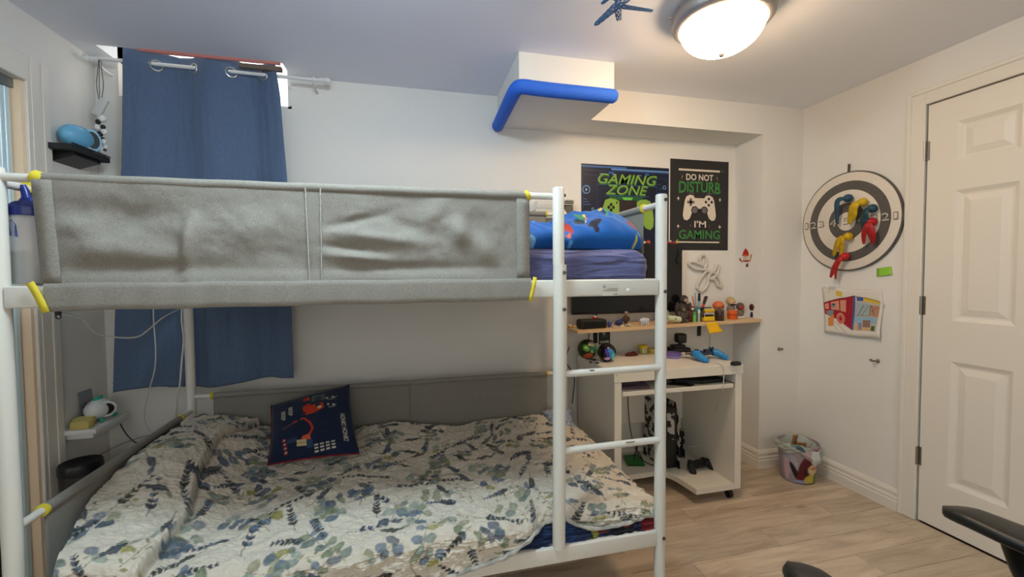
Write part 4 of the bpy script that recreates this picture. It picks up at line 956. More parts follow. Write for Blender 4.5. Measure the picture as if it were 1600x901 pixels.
for k, (px, c_) in enumerate(((960, 'b8b4a8'), (972, 'cfc7b4'), (979, '8d7f60'), (981, 'd8d4c8'))):
    q = onshelf(px, 2.20+.006*k); t = thing('toy_piece', ['tiny grey toy piece lying on the shelf edge', 'tiny cream toy piece with wheels on the shelf', 'tiny tan toy piece behind the cream one', 'tiny pale toy robot part right of the cream piece'][k], 'toy', q, 'loose toy pieces on the shelf')
    bm = nb(); box(bm, q+Vector((-.013, -.007, 0)), q+Vector((.013, .007, .009+.002*k)), .002, 1); obj('body', bm, pm('#'+c_), t, 30); obj('arm', tube(nb(), [q+Vector((.01, 0, .006)), q+Vector((.024, -.004, .004))], .0025, 6), pm('#'+c_), t)
q = onshelf(978, 2.33); toyblob('toy_figure', 'brown toy figure with a white top in front of the dark screen', 'toy', q, [(0, 0, .028, .018, .012, .028, BRN), (0, -.004, .060, .010, .008, .010, pm('#8a6a48'), 'head'), (0, -.004, .072, .012, .006, .004, WT, 'hat'), (-.02, 0, .03, .006, .006, .014, BRN, 'arm'), (.02, 0, .03, .006, .006, .014, BRN, 'arm')])
q = onshelf(1006, 2.235); toyblob('toy_elephant', 'pale blue-white plastic toy animal on the shelf left of the bed post', 'toy', q, [(0, 0, .026, .030, .016, .018, pm('#c3cbd8')), (.024, -.002, .028, .013, .012, .013, pm('#b9c2d2'), 'head'), (-.02, -.006, .009, .006, .006, .010, pm('#c3cbd8'), 'leg'), (-.006, -.006, .008, .006, .006, .010, pm('#c3cbd8'), 'leg'), (.01, -.006, .008, .006, .006, .010, pm('#c3cbd8'), 'leg'), (.022, -.008, .009, .005, .005, .010, pm('#c3cbd8'), 'leg')])
q = onshelf(1052, 2.225)
cm = thing('hand_fan', 'pale green-white handheld fan lying on the shelf with its ring guard by the bed post', 'hand fan', q)
x0 = onshelf(1043, 2.225).x; x1 = onshelf(1063, 2.225).x; obj('handle', tube(nb(), [(x0, 2.225, q.z+.034), (x0+.004, 2.225, q.z+.034), (x1-.005, 2.225, q.z+.022), (x1, 2.225, q.z+.022)], [.012, .018, .0185, .014], 18), pm('#c9d6b4'), cm)
obj('button', tube(nb(), [((x0+x1)/2, 2.204, q.z+.030), ((x0+x1)/2, 2.208, q.z+.030)], .004, 10), BRN, cm)
for r_ in (.040, .026): obj('ring_guard', tube(nb(), [(x0-.018+r_*.55*math.cos(a), 2.222-.01*math.sin(a), q.z+.042+r_*math.sin(a)) for a in [2*math.pi*k/26 for k in range(26)]], .0026, 6, closed=True), pm('#cfd3c6'), cm)
def ape(px, y, s, col, name='ape_figurine', label='', face='#7a6a58'):
    q = onshelf(px, y); c = pm(col, .8); return toyblob(name, label, 'figurine', q, [(0, 0, .040*s, .024*s, .018*s, .034*s, c), (0, -.006*s, .082*s, .015*s, .015*s, .017*s, c, 'head'), (0, -.019*s, .079*s, .009*s, .005*s, .008*s, pm(face, .8), 'face'),
        (-.026*s, -.004, .046*s, .010*s, .010*s, .026*s, c, 'arm'), (.026*s, -.004, .046*s, .010*s, .010*s, .026*s, c, 'arm'), (-.016*s, -.014*s, .012*s, .012*s, .016*s, .013*s, c, 'leg'), (.016*s, -.014*s, .012*s, .012*s, .016*s, .013*s, c, 'leg')])
ape(1066, 2.235, 1.0, '#4d463d', label='dark grey seated ape figurine in front of the black screen edge')
ape(1079, 2.262, 1.0, '#5a3029', label='reddish brown figurine with a white face band behind the ape', face='#d8d2c8')
ape(1067, 2.315, 1.65, '#3c3430', label='tall dark figurine standing behind the seated ape', face='#a08b70')
q = onshelf(1085, 2.215); mk = thing('highlighter', 'upright green marker pen among the figurines', 'marker', q); obj('barrel', tube(nb(), [q, q+Vector((0, 0, .045))], .010, 14), pm('#6fb45a'), mk); obj('cap', tube(nb(), [q+Vector((0, 0, .045)), q+Vector((0, 0, .066))], [.0095, .008], 14), pm('#4f9a46'), mk)
q = onshelf(1092, 2.222); mk = thing('glue_stick', 'slim white stick standing between the green marker and the yellow toy', 'glue stick', q); obj('barrel', tube(nb(), [q, q+Vector((0, 0, .055))], .0065, 12), pm('#b9b0a4'), mk); obj('cap', tube(nb(), [q+Vector((0, 0, .055)), q+Vector((0, 0, .076))], [.007, .006], 12), pm('#e0dcd4'), mk)
# pen pot with pens
q = onshelf(1090, 2.30); pot = thing('pen_pot', 'teal pen pot behind the green marker', 'pen pot', q)
obj('cup', lathe(nb(), [(.034, 0), (.036, .002), (.041, .085), (.039, .085), (.034, .006), (0, .006)], q, 22), pm('#4f7f7c'), pot)
pens = [(-.026, -.01, -.030, .155, '#c87a3a', 'orange pencil leaning left', .0045), (-.012, .0, -.012, .175, '#8a9fc0', 'slim grey-blue pen', .0045), (.004, -.008, .002, .172, '#9aa8b0', 'thick marker with a black cap', .0085), (.020, -.006, .034, .150, '#8f3038', 'dark red pen leaning right', .0045), (-.030, .008, -.050, .135, '#d8d0c4', 'white pen leaning far left', .005), (.012, .012, .012, .12, '#2a3348', 'short navy pen', .005)]
for dx, dyy, lean, L_, c_, lb_, r_ in pens:
    a = q+Vector((dx*.6, dyy, .008)); b = q+Vector((dx*.6+lean, dyy, L_)); mk = thing('pen', lb_+' in the teal pot', 'pen', a, 'pens in the teal pot')
    obj('barrel', tube(nb(), [a, a.lerp(b, .70)], r_, 10), pm(c_), mk); obj('cap', tube(nb(), [a.lerp(b, .70), b], [r_*1.08, r_*.8], 10), pm('#101014' if 'black' in lb_ else c_), mk)
q = onshelf(1106, 2.235); a = q+Vector((-.012, .05, .055)); b = q+Vector((.030, .05, .150))
mk = thing('marker', 'red marker with a black cap and white tip leaning right above the yellow toy', 'marker', q); obj('barrel', tube(nb(), [a-Vector((.018, 0, .05)), a.lerp(b, .5)], .008, 12), pm('#c03a2c'), mk); obj('cap', tube(nb(), [a.lerp(b, .5), b], .0085, 12), M_BLK, mk); obj('cap_end', tube(nb(), [b, b+(b-a)*.06], .0085, 12), WT, mk)
# yellow stapler-like toy with open jaws
q = onshelf(1107, 2.225); st = thing('stapler', 'yellow open-jawed stapler with dark middle right of the pens', 'stapler', q)
obj('base', box(nb(), q+Vector((-.040, -.016, .002)), q+Vector((.036, .016, .030)), .006, 3), pm('#e0b914'), st); obj('top_arm', box(nb(), q+Vector((-.030, -.014, .056)), q+Vector((.036, .014, .074)), .006, 3), pm('#d9ac16'), st)
obj('spring', tube(nb(), spline([q+Vector((-.036, 0, .028)), q+Vector((-.046, 0, .045)), q+Vector((-.03, 0, .062))]), .007, 8), BRN, st); obj('jaw', box(nb(), q+Vector((-.02, -.010, .030)), q+Vector((.030, .010, .042)), .003, 1), M_BLK, st)
bk = thing('toy_clip', 'flat black clip lying across the yellow stapler', 'clip', q+Vector((0, .03, .075))); obj('body', box(nb(), q+Vector((-.02, .012, .080)), q+Vector((.034, .03, .086)), .002, 1), M_BLK, bk); obj('leg', box(nb(), q+Vector((-.035, .012, .068)), q+Vector((-.02, .03, .083)), .002, 1), M_BLK, bk)
# brown jar with a big orange cap-like head
def round_head(name, label, px, y, base_h, r, parts):
    q = onshelf(px, y); t = thing(name, label, 'figurine', q)
    for fn in parts: fn(q, t)
    return q, t
q = onshelf(1124, 2.228); t = thing('jar', 'dark brown lidded jar right of the yellow stapler', 'jar', q)
obj('body', lathe(nb(), [(.024, 0), (.0265, .003), (.0268, .05), (.025, .056), (.0, .056)], q, 22), pm('#3e2a20', .25), t); obj('lid', lathe(nb(), [(.0275, .056), (.0275, .066), (.018, .073), (.007, .075), (.006, .084), (0, .085)], q, 22), pm('#57453c', .35), t)
q = onshelf(1122, 2.31); t = thing('figurine', 'round orange-capped character head toy behind the brown jar', 'figurine', q); 
obj('body', lathe(nb(), [(.02, 0), (.024, .01), (.022, .05), (.0, .055)], q, 18), pm('#7b5a8a'), t); bm = nb(); ball(bm, q+Vector((0, 0, .085)), .036, 1, .9, .82, 20); obj('cap', bm, pm('#cf6a35'), t, 60)
bm = nb(); ball(bm, q+Vector((.008, -.036, .078)), .006, 1, .4, 1, 10); obj('badge', bm, pm('#4a1f18'), t); bm = nb(); ball(bm, q+Vector((0, -.012, .062)), .028, 1, .9, .5, 16); obj('face', bm, pm('#b9603a'), t)
q = onshelf(1144, 2.262); t = thing('cup', 'small orange striped tub on the shelf in front of the pale-haired figurine', 'cup', q)
obj('body', lathe(nb(), [(.026, 0), (.028, .003), (.0285, .030), (.030, .031), (.030, .036), (.028, .037), (.0285, .05), (.0265, .055), (0, .056)], q, 22), pm('#d8601c'), t); obj('band', lathe(nb(), [(.0302, .026), (.0302, .034), (.0298, .034), (.0298, .026)], q, 22), pm('#b8381a'), t)
def chibi(px, y, z0, label, hair, face, body, extra=None, s=1.0):
    q = onshelf(px, y)+Vector((0, 0, z0)); t = thing('figurine', label, 'figurine', q)
    obj('body', lathe(nb(), [(.014*s, 0), (.020*s, .004*s), (.018*s, .03*s), (.010*s, .036*s), (0, .037*s)], q, 16), body, t)
    bm = nb(); ball(bm, q+Vector((0, 0, .058*s)), .026*s, 1, .92, .95, 18); h = obj('head', bm, hair, t, 60)
    bm = nb(); ball(bm, q+Vector((0, -.010*s, .053*s)), .0195*s, 1, .9, .86, 16); f_ = obj('face', bm, face, t, 60)
    for e in (-1, 1):
        bm = nb(); ball(bm, q+Vector((e*.007*s, -.027*s, .055*s)), .0028*s, 1, .6, 1.3, 8); obj('eye', bm, M_BLK, t)
        bm = nb(); ball(bm, q+Vector((e*.020*s, -.004, .020*s)), .007*s, 1, 1, 1.4, 10); obj('arm', bm, body, t)
    if extra: extra(q, t)
    return q, t
SK = pm('#e0b48c')
def moustache(q, t):
    obj('moustache', box(nb(), q+Vector((-.018, -.031, .038)), q+Vector((.018, -.018, .050)), .004, 2), M_BLK, t)
chibi(1141, 2.345, .040, 'pale-haired round figurine with a black moustache behind the orange tub', pm('#b99f72'), SK, pm('#8a7f74'), moustache, 1.15)
chibi(1156, 2.335, .012, 'grey-capped figurine with a red face right of the moustached one', pm('#5a4a45'), pm('#b8332e'), pm('#7a6a60'), None, 1.0)
def feet(q, t):
    for e in (-1, 1): bm = nb(); ball(bm, q+Vector((e*.012, -.014, .005)), .008, 1, 1.4, .6, 10); obj('foot', bm, WT, t)
chibi(1178, 2.27, 0, 'brown-haired figurine in blue at the right end of the shelf', pm('#3d1c17'), SK, pm('#22305c'), feet, 1.15)
chibi(1167, 2.34, 0, 'sandy-haired figurine half hidden behind the brown-haired one', pm('#8a7440'), pm('#c9a070'), pm('#1c2438'), None, 1.0)
q = onshelf(1158, 2.25); t = thing('toy_shoe', 'white and grey toy boat beside the orange tub', 'toy', q); bm = nb(); ball(bm, q+Vector((0, 0, .008)), 1, .028, .014, .009, 14); obj('hull', bm, WT, t); bm = nb(); ball(bm, q+Vector((-.008, 0, .016)), 1, .012, .009, .007, 12); obj('deck', bm, pm('#6a6058'), t)
# sticky note over the shelf edge
def note(name, label, pts, m, cat='sticky note', curl=.0, nrm=(0, -1, 0)):
    bm = nb(); bl_, br_, tr_, tl_ = [Vector(p) for p in pts]; nrm = Vector(nrm); G = []
    for i in range(7):
        v = i/6; off = curl*(1-v)**2; G.append([bm.verts.new(bl_*(1-u)*(1-v)+br_*u*(1-v)+tr_*u*v+tl_*(1-u)*v+nrm*(off*(1+.4*u)+.001)) for u in (0, .25, .5, .75, 1)])
    for a, b in zip(G, G[1:]):
        for k in range(4): bm.faces.new((a[k], a[k+1], b[k+1], b[k]))
    o = obj(name, bm, m, None, 60); md = o.modifiers.new('thickness', 'SOLIDIFY'); md.thickness = .0006; tag(o, label, cat); return o
xn = lambda px: at(px, 505, y=2.178).x
note('sticky_note', 'bright yellow sticky note hanging from the front edge of the pine shelf', [(xn(1107), 2.178, .880), (xn(1127), 2.178, .890), (xn(1121), 2.178, shl(1.8)-.002), (xn(1103), 2.178, shl(1.8)-.003)], pm('#f0b90c'), curl=.012)
note('sticky_note', 'lime green sticky note on the wall right of the television edge', [(1.688, YB-.001, 1.19), (1.722, YB-.001, 1.19), (1.725, YB-.001, 1.27), (1.688, YB-.001, 1.27)], pm('#9fd05a'), curl=.006)
t = thing('wall_card', 'small black card with white marks pinned under the pine shelf', 'card', (1.175, YB-.002, .80)); obj('sheet', box(nb(), (1.138, YB-.0025, .800), (1.216, YB-.0010, .900)), mat('card_black', (.015, .02, .017), .5), t, 0)
pr = Print(plane_map((1.138, YB-.0026, .800), (.078, 0, 0), (0, 0, .100), (0, -1, 0))); pr.ring(.5, .72, .10, .16, pm('#b8c4b4'), 0, 16, .9, .8, 5.2); pr.disc(.52, .72, .05, .05, pm('#b8c4b4')); pr.text('GAME', .10, .08, .9, .24, pm('#cfd6cc'), 0, .04); pr.rect(.30, .46, .72, .50, pm('#3f7a4a')); pr.build('printed_picture', t)
# white continuous-line balloon dog on the wall
AY = YB-.016
apt = [at(*p, y=AY) for p in [(1096, 455), (1089, 449), (1094, 436), (1103, 424), (1106, 421), (1097, 421), (1084, 419), (1077, 413), (1079, 409), (1090, 411), (1097, 414), (1093, 404), (1098, 398), (1103, 402), (1104, 412), (1101, 418), (1108, 424), (1116, 423), (1120, 414), (1123, 415), (1122, 423), (1117, 432), (1110, 435), (1117, 437), (1121, 446), (1127, 448), (1126, 441), (1120, 430), (1112, 425), (1107, 433), (1106, 442), (1102, 450)]]
ao = obj('wall_sculpture', tube(nb(), spline(apt+[apt[0]], 5)[:-1], .0085, 12, closed=True), mat('plaster_white', (.66, .62, .55), .6), None, 70); tag(ao, 'white looped outline sculpture of a balloon dog on the niche wall', 'wall sculpture')
# paper snowman sticker on the side of the niche
sp0 = at(1165, 413, x=XCOL-.001); sc = .095
pr = Print(plane_map((XCOL-.0006, 0, 0), (0, 1, 0), (0, 0, 1), (-1, 0, 0))); pr.h = .0004
y0, z0 = sp0.y, sp0.z; s_ = .055
def P2(pts): return [(y0-u*s_, z0+v*s_) for u, v in pts]
wS = pm('#d8ccbc', .7); rS = pm('#b5261d', .7); oS = pm('#c8622c', .7); bS = pm('#6b2a22', .7); gS = pm('#b8862c', .7)
def dS(u, v, r_, m, l=0): pr.disc(y0-u*s_, z0+v*s_, r_*s_, r_*s_, m, l)
pr.poly(P2([(.0, -.3), (.42, -.28), (.40, .12), (.12, .12)]), bS, 1); dS(0, .9, .48, wS, 1); pr.poly(P2([(-.52, 1.15), (-.30, 1.65), (.0, 1.95), (.38, 1.55), (.50, 1.1)]), rS, 2); pr.poly(P2([(-.52, 1.02), (-.52, 1.2), (.52, 1.15), (.50, .98)]), oS, 3); dS(.02, 2.0, .1, wS, 3)
pr.poly(P2([(-.40, .36), (.50, .30), (.52, .50), (-.42, .52)]), rS, 3); dS(-.15, .93, .05, BRN, 3); dS(.18, .93, .05, BRN, 3); pr.poly(P2([(0, .8), (.03, .72), (-.2, .7)]), oS, 3)
pr.poly(P2([(.55, .30), (.72, .38), (1.0, 1.15), (.78, 1.2)]), gS, 2); pr.poly(P2([(-.45, .22), (-.5, .36), (-.85, .75), (-.95, .55)]), bS, 2); dS(-.9, .68, .14, oS, 3)
o = pr.build('paper_sticker', None); tag(o, 'paper sticker of a winter figure in a red hat on the niche side', 'sticker')
# =====================================================================  DESK
DX0, DX1, DYF, DYB, DT = .978, 1.745, 1.908, 2.39, .75
desk = thing('computer_desk', 'white laminate computer desk on castors with pull-out tray below the pine shelf', 'desk', ((DX0+DX1)/2, (DYF+DYB)/2, 0))
def dpart(name, a, b, bev=.0015): return obj(name, box(nb(), a, b, bev, 1), M_DESK, desk, 30)
dpart('desktop', (DX0, DYF, DT-.052), (DX1, DYB, DT)); PT = .040
for x0, x1 in ((DX0+.004, DX0+.004+PT), (DX1-.004-PT, DX1-.004)): dpart('side_panel', (x0, DYF+.004, .062), (x1, DYB-.004, DT-.0525))
dpart('back_panel', (DX0+.004+PT, DYB-.02, .30), (DX1-.004-PT, DYB-.006, DT-.06))
tr = dpart('keyboard_tray', (DX0+.052, DYF+.010, .622), (DX1-.052, DYB-.06, .644))
for x in (DX0+.046, DX1-.046): 
    o = obj('runner', box(nb(), (x-.004, DYF+.012, .622), (x+.004, DYB-.10, .648), .001, 1), M_STEEL, tr)
# bottom shelf with the concave front
ix0, ix1 = DX0+.004+PT, DX1-.004-PT
pf = [(ix0, DYB-.01), (ix0, 2.145), (1.26, 2.15), (1.36, 2.155)]+[(1.36+.105*math.sin(a), 2.155-.26+.26*math.cos(a)) for a in [math.pi/2*k/8 for k in range(1, 9)]]
pf = [(ix0, DYB-.01), (ix0, 2.145), (1.30, 2.150)]
for k in range(13):
    t = k/12; p0, p1, p2, p3 = Vector((1.30, 2.150)), Vector((1.462, 2.172)), Vector((1.440, 2.07)), Vector((1.464, DYF+.006)); q = p0*(1-t)**3+3*p1*t*(1-t)**2+3*p2*t*t*(1-t)+p3*t**3; pf.append((q.x, q.y))
pf += [(ix1, DYF+.006), (ix1, DYB-.01)]
pf2 = []
for p in pf:
    if not pf2 or math.hypot(p[0]-pf2[-1][0], p[1]-pf2[-1][1]) > 1e-4: pf2.append(p)
obj('bottom_shelf', prism(nb(), pf2, lambda u, v: Vector((u, v, .060)), (0, 0, .030)), M_DESK, desk, 0)
for x, y in ((1.695, 1.945), (1.0, 1.945), (1.695, 2.35), (1.0, 2.35)):
    bm = nb(); tube(bm, [(x-.011, y, .0215), (x+.011, y, .0215)], .0215, 18); c_ = obj('castor', bm, M_BLK, desk); obj('castor_fork', box(nb(), (x-.014, y-.012, .035), (x+.014, y+.018, .0595), .004, 2), M_BLK, c_)
for x, z in ((DX0+.012, DT-.015), (DX1-.012, DT-.015)): obj('screw_cover', tube(nb(), [(x, DYF-.0008, z), (x, DYF+.001, z)], .003, 10), M_STEEL, desk)
SZ = .0905
def ondesk(px, py): return at(px, py, z=DT)
# two plastic toy balls
def ballthing(px, y, r, label, base, shapes):
    c = at(px, 560, y=y); c = Vector((c.x, y, DT+r)); t = thing('toy_ball', label, 'toy ball', (c.x, c.y, DT)); 
    bm = nb(); bmesh.ops.create_icosphere(bm, subdivisions=5, radius=r)
    for v in bm.verts: v.co += c; v.co.z = max(v.co.z, DT+.0005)
    o = obj('shell', bm, mat('ball_'+base.strip('#'), hx(base), .18, attr='print'), t, 180)
    me = o.data; ca = me.color_attributes.new('print', 'FLOAT_COLOR', 'POINT'); V_ = np.array([v.co[:] for v in me.vertices])-np.array([0, 0, r]); col = np.ones((len(V_), 4)); col[:, :3] = hx(base)
    for (a, b, s1, s2, an, cc) in shapes:
        g = gauss(V_[:, 0]/r, V_[:, 2]/r, a, b, s1, s2, an)*(V_[:, 1] < 0); k = np.clip((g-.37)*8+.5, 0, 1)[:, None]; col[:, :3] = col[:, :3]*(1-k)+np.array(hx(cc))*k
    ca.data.foreach_set('color', col.ravel()); return t
ballthing(917.5, 2.27, .057, 'green and orange patterned toy ball at the back left corner of the desk', '#2c3a22', [(-.45, .25, .3, .35, .3, '#4f9a3a'), (-.5, .3, .12, .14, 0, '#b6d86a'), (.35, .1, .35, .4, -.4, '#2f7f5a'), (-.2, -.55, .45, .28, .1, '#c45a28'), (.2, .62, .4, .2, 0, '#b0a088'), (.75, .3, .2, .4, 0, '#59a24c'), (.1, -.1, .12, .2, .5, '#8fae84'), (.7, -.3, .15, .2, 0, '#3a2a1c')])
ballthing(948, 2.17, .052, 'black toy ball with a blue and turquoise pattern beside the green one', '#101014', [(.1, .0, .38, .62, .5, '#2f8fc4'), (.35, -.3, .25, .35, 0, '#49c2c8'), (-.35, .05, .18, .5, .3, '#4a3aa8'), (-.3, -.55, .3, .18, 0, '#c9a7dc'), (.55, -.6, .3, .12, .3, '#b6d8e0'), (-.05, .35, .14, .14, 0, '#5a7adf')])
# toy car
c = ondesk(929, 567); t = thing('toy_car', 'small silver and black toy racing car at the front of the two balls', 'toy car', c)
d = Vector((.62, -.5, 0)).normalized(); n = Vector((.5, .62, 0)).normalized()
obox(bm := nb(), c+Vector((0, 0, .010)), d, n, (0, 0, 1), (.062, .028, .011), .004, 2); obj('body', bm, mat('silver_toy_paint', (.45, .45, .47), .25, metal=.6), t)
obox(bm := nb(), c-d*.004+Vector((0, 0, .0185)), d, n, (0, 0, 1), (.030, .023, .010), .004, 2); obj('cabin', bm, M_BLK, t)
for a in (-.019, .019):
    for b in (-.0135, .0135): q = c+d*a+n*b; obj('wheel', tube(nb(), [q+Vector((0, 0, .006))-n*.0025, q+Vector((0, 0, .006))+n*.0025], .006, 12), M_BLK, t)
obox(bm := nb(), c-d*.028+Vector((0, 0, .019)), d, n, (0, 0, 1), (.004, .028, .002)); obj('spoiler', bm, M_BLK, t, 0)
# putty, tubs
c = ondesk(985, 556); toyblob('putty', 'dark red lump of modelling putty on the back of the desk', 'putty', c, [(0, 0, .011, .030, .018, .011, mat('dark_red_putty', hx('#5a1a1e'), .7, bump=.5, bscale=60)), (.022, .004, .014, .020, .014, .013, MATS['dark_red_putty'], 'lump'), (-.022, -.003, .008, .014, .012, .008, MATS['dark_red_putty'], 'lump'), (.036, -.002, .009, .012, .010, .009, MATS['dark_red_putty'], 'lump')])
c = ondesk(1004.5, 552); t = thing('putty_tub', 'small yellow lidded tub with a pale label on the desk beside the bed post', 'tub', c)
obj('body', lathe(nb(), [(.021, 0), (.023, .003), (.025, .042), (.0, .042)], c, 24), pm('#c9c06a'), t); obj('lid', lathe(nb(), [(.029, .040), (.0295, .050), (.027, .053), (0, .053)], c, 24), pm('#e3c71c'), t)
pr = Print(lambda u, v, h: Vector((c.x+(.0245+h)*math.sin(u), c.y-(.0245+h)*math.cos(u), c.z+v))); pr.h = .0002
for k in range(6): pr.rect(-.6+.2*k, .008, -.4+.2*k, .034, pm('#d8dcae'))
for k in range(3): pr.rect(-.1, .012+.008*k, .0, .018+.008*k, pm('#3c5a4a'), 1); pr.rect(.06, .012+.008*k, .16, .018+.008*k, pm('#3c5a4a'), 1)
pr.build('label_print', t)
c = ondesk(1019, 551); t = thing('putty_tub', 'low pale yellow lid or tub half hidden behind the bed post', 'tub', c); obj('body', lathe(nb(), [(.028, 0), (.030, .003), (.030, .016), (.0, .016)], c, 24), pm('#d2b95a'), t); obj('lid', lathe(nb(), [(.031, .0165), (.031, .026), (.028, .028), (0, .028)], c, 24), pm('#dcc66a'), t)
c = at(1048, 554, z=DT); c.y = 2.17; c.x = at(1050, 554, y=2.17).x; t = thing('round_tin', 'flat round purple tin on the desk right of the bed post', 'tin', c)
obj('base', lathe(nb(), [(.048, 0), (.050, .003), (.050, .018), (.0, .018)], c, 32), pm('#8f86c0', .3), t); obj('lid', lathe(nb(), [(.052, .018), (.052, .026), (.048, .030), (0, .030)], c, 32), pm('#6a5aa8', .3), t)
# black camera on a low stand behind the tin
c = Vector((at(1062, 550, y=2.31).x, 2.31, DT)); t = thing('desk_camera', 'black boxy camera on a low black base behind the purple tin', 'camera', c)
obj('base', box(nb(), c+Vector((-.065, -.04, 0)), c+Vector((.055, .04, .030)), .008, 2), M_BLKM, t); obj('tray', box(nb(), c+Vector((-.060, -.035, .0305)), c+Vector((.020, .02, .050)), .006, 2), M_BLK, t)
obj('head', box(nb(), c+Vector((-.026, -.03, .056)), c+Vector((.036, .03, .118)), .014, 3), mat('dark_brown_plastic', (.03, .024, .02), .35), t); obj('neck', tube(nb(), [c+Vector((0, 0, .028)), c+Vector((.004, 0, .06))], .012, 12), M_BLK, t); obj('side_lens', tube(nb(), [c+Vector((-.030, 0, .086)), c+Vector((-.026, 0, .086))], .016, 18), mat('lens_glass', (.01, .01, .015), .1), t)
c = Vector((at(1036, 550, y=2.33).x, 2.345, DT)); t = toyblob('toy_figure', 'dark green toy piece half hidden between bed post and black camera', 'toy', c, [(0, 0, .02, .016, .012, .02, pm('#2f5a3a')), (.004, 0, .05, .012, .010, .012, pm('#3f7a4a'), 'head')])
# game controllers
def controller(name, label, c, yaw, s, shell, mid, cat='game controller', tilt=0, light=None):
    t = thing(name, label, cat, c); M4 = Matrix.Translation(Vector(c)) @ Matrix.Rotation(yaw, 4, 'Z') @ Matrix.Rotation(tilt, 4, 'X') @ Matrix.Scale(s, 4)
    def P_(nm, bm, m, par=t): bm.transform(M4); return obj(nm, bm, m, par, 60)
    bm = nb(); box(bm, (-.045, -.022, .022), (.045, .026, .046), .010, 3); P_('middle', bm, mid)
    for e in (-1, 1):
        pts = [Vector((e*.040, .010, .034)), Vector((e*.060, .004, .034)), Vector((e*.070, -.022, .028)), Vector((e*.074, -.050, .019)), Vector((e*.070, -.072, .014))]
        bm = nb(); tube(bm, spline(pts, 4), [.020]*4+[.0225]*4+[.020]*4+[.0165]*4+[.010], 14, flat=.85); ball(bm, (e*.0695, -.074, .0135), .0098, n=10); h = P_('grip', bm, shell)
        bm = nb(); tube(bm, [(e*.024, -.020, .044), (e*.024, -.021, .053)], .006, 12); tube(bm, [(e*.024, -.021, .053), (e*.024, -.021, .057)], .0095, 16); P_('thumb_stick', bm, M_BLK)
        bm = nb(); box(bm, (e*.050-.013, .022, .026), (e*.050+.013, .036, .042), .004, 2); P_('trigger', bm, M_BLK)
    bm = nb(); box(bm, (-.022, -.002, .046), (.022, .022, .048), .001, 1); P_('touch_pad', bm, light or M_BLK)
    for dx, dy_ in ((0, .009), (0, -.009), (-.009, 0), (.009, 0)):
        bm = nb(); tube(bm, [(.055+dx, .004+dy_, .050), (.055+dx, .004+dy_, .0565)], .0042, 10); P_('button', bm, M_BLK)
    bm = nb(); box(bm, (-.066, .001, .050), (-.044, .007, .0555), .001, 1); box(bm, (-.058, -.007, .0502), (-.052, .015, .0557), .001, 1); P_('direction_pad', bm, M_BLK)
    return t
controller('game_controller', 'bright blue game controller lying at the right of the desktop', (at(1101, 560, y=2.08).x, 2.08, DT-.001), .22, 1.12, pm('#2f8fd8', .35), pm('#2b3550', .4), light=pm('#9fb6c8', .4))
c = at(1077, 556, z=DT+.01); t = thing('toy_figure', 'small black and white toy figure lying left of the blue controller', 'toy', c)
obj('body', box(nb(), c+Vector((-.03, -.01, 0)), c+Vector((.012, .012, .016)), .005, 2), M_BLK, t); obj('head', box(nb(), c+Vector((-.052, -.008, .004)), c+Vector((-.030, .010, .024)), .005, 2), pm('#c8c0b8'), t); obj('limb', tube(nb(), [c+Vector((-.02, -.008, .01)), c+Vector((0, -.03, .004)), c+Vector((.02, -.035, .003))], .005, 8), pm('#b8b0a8'), t)
obj('limb', tube(nb(), [c+Vector((-.04, 0, .01)), c+Vector((-.025, -.03, .004)), c+Vector((-.01, -.042, .003))], .005, 8), pm('#c8c0b8'), t)
c = ondesk(1152, 571); t = thing('black_block', 'small black block at the front right corner of the desktop', 'block', c); obj('body', box(nb(), c+Vector((-.028, -.006, 0)), c+Vector((.022, .02, .018)), .004, 2), M_BLKM, t); obj('cap', box(nb(), c+Vector((-.024, -.003, .0182)), c+Vector((.018, .017, .021)), .001, 1), M_BLK, t)
# cords
def cord(name, label, pts, r, m, cat='cord', group=None):
    o = obj(name, tube(nb(), spline(pts, 6), r, 8), m, None, 180); tag(o, label, cat, group); return o
cy = DYF-.006
cord('charging_cord', 'thin white charging cord from the blue controller down in front of the tray', [at(1105, 568, z=DT+.004), at(1118, 567, z=DT+.004), at(1127, 570, z=DT+.004), at(1131, 577, y=DYF-.004), at(1131, 590, y=cy), at(1129, 606, y=cy), at(1123, 630, y=2.0), at(1116, 655, y=2.1), at(1108, 672, y=2.17), at(1097, 690, y=2.20), at(1086, 697, y=2.2), at(1074, 697, y=2.19)], .0022, M_CORD)
cord('thin_cable', 'thin pale cord running down the niche wall below the yellow note', [at(1110, 520, y=YB-.006), at(1109, 535, y=YB-.006), at(1109, 553, y=YB-.006)], .0015, mat('grey_cord', (.25, .22, .18), .6))
cord('lamp_cord', 'black cord dropping from the shelf to the green toy ball', [at(921, 520, y=YB-.006), at(919, 532, y=YB-.03), at(917, 541, y=2.36), at(926, 548, y=2.36), at(930, 551, z=DT+.004)], .0028, M_DCORD)
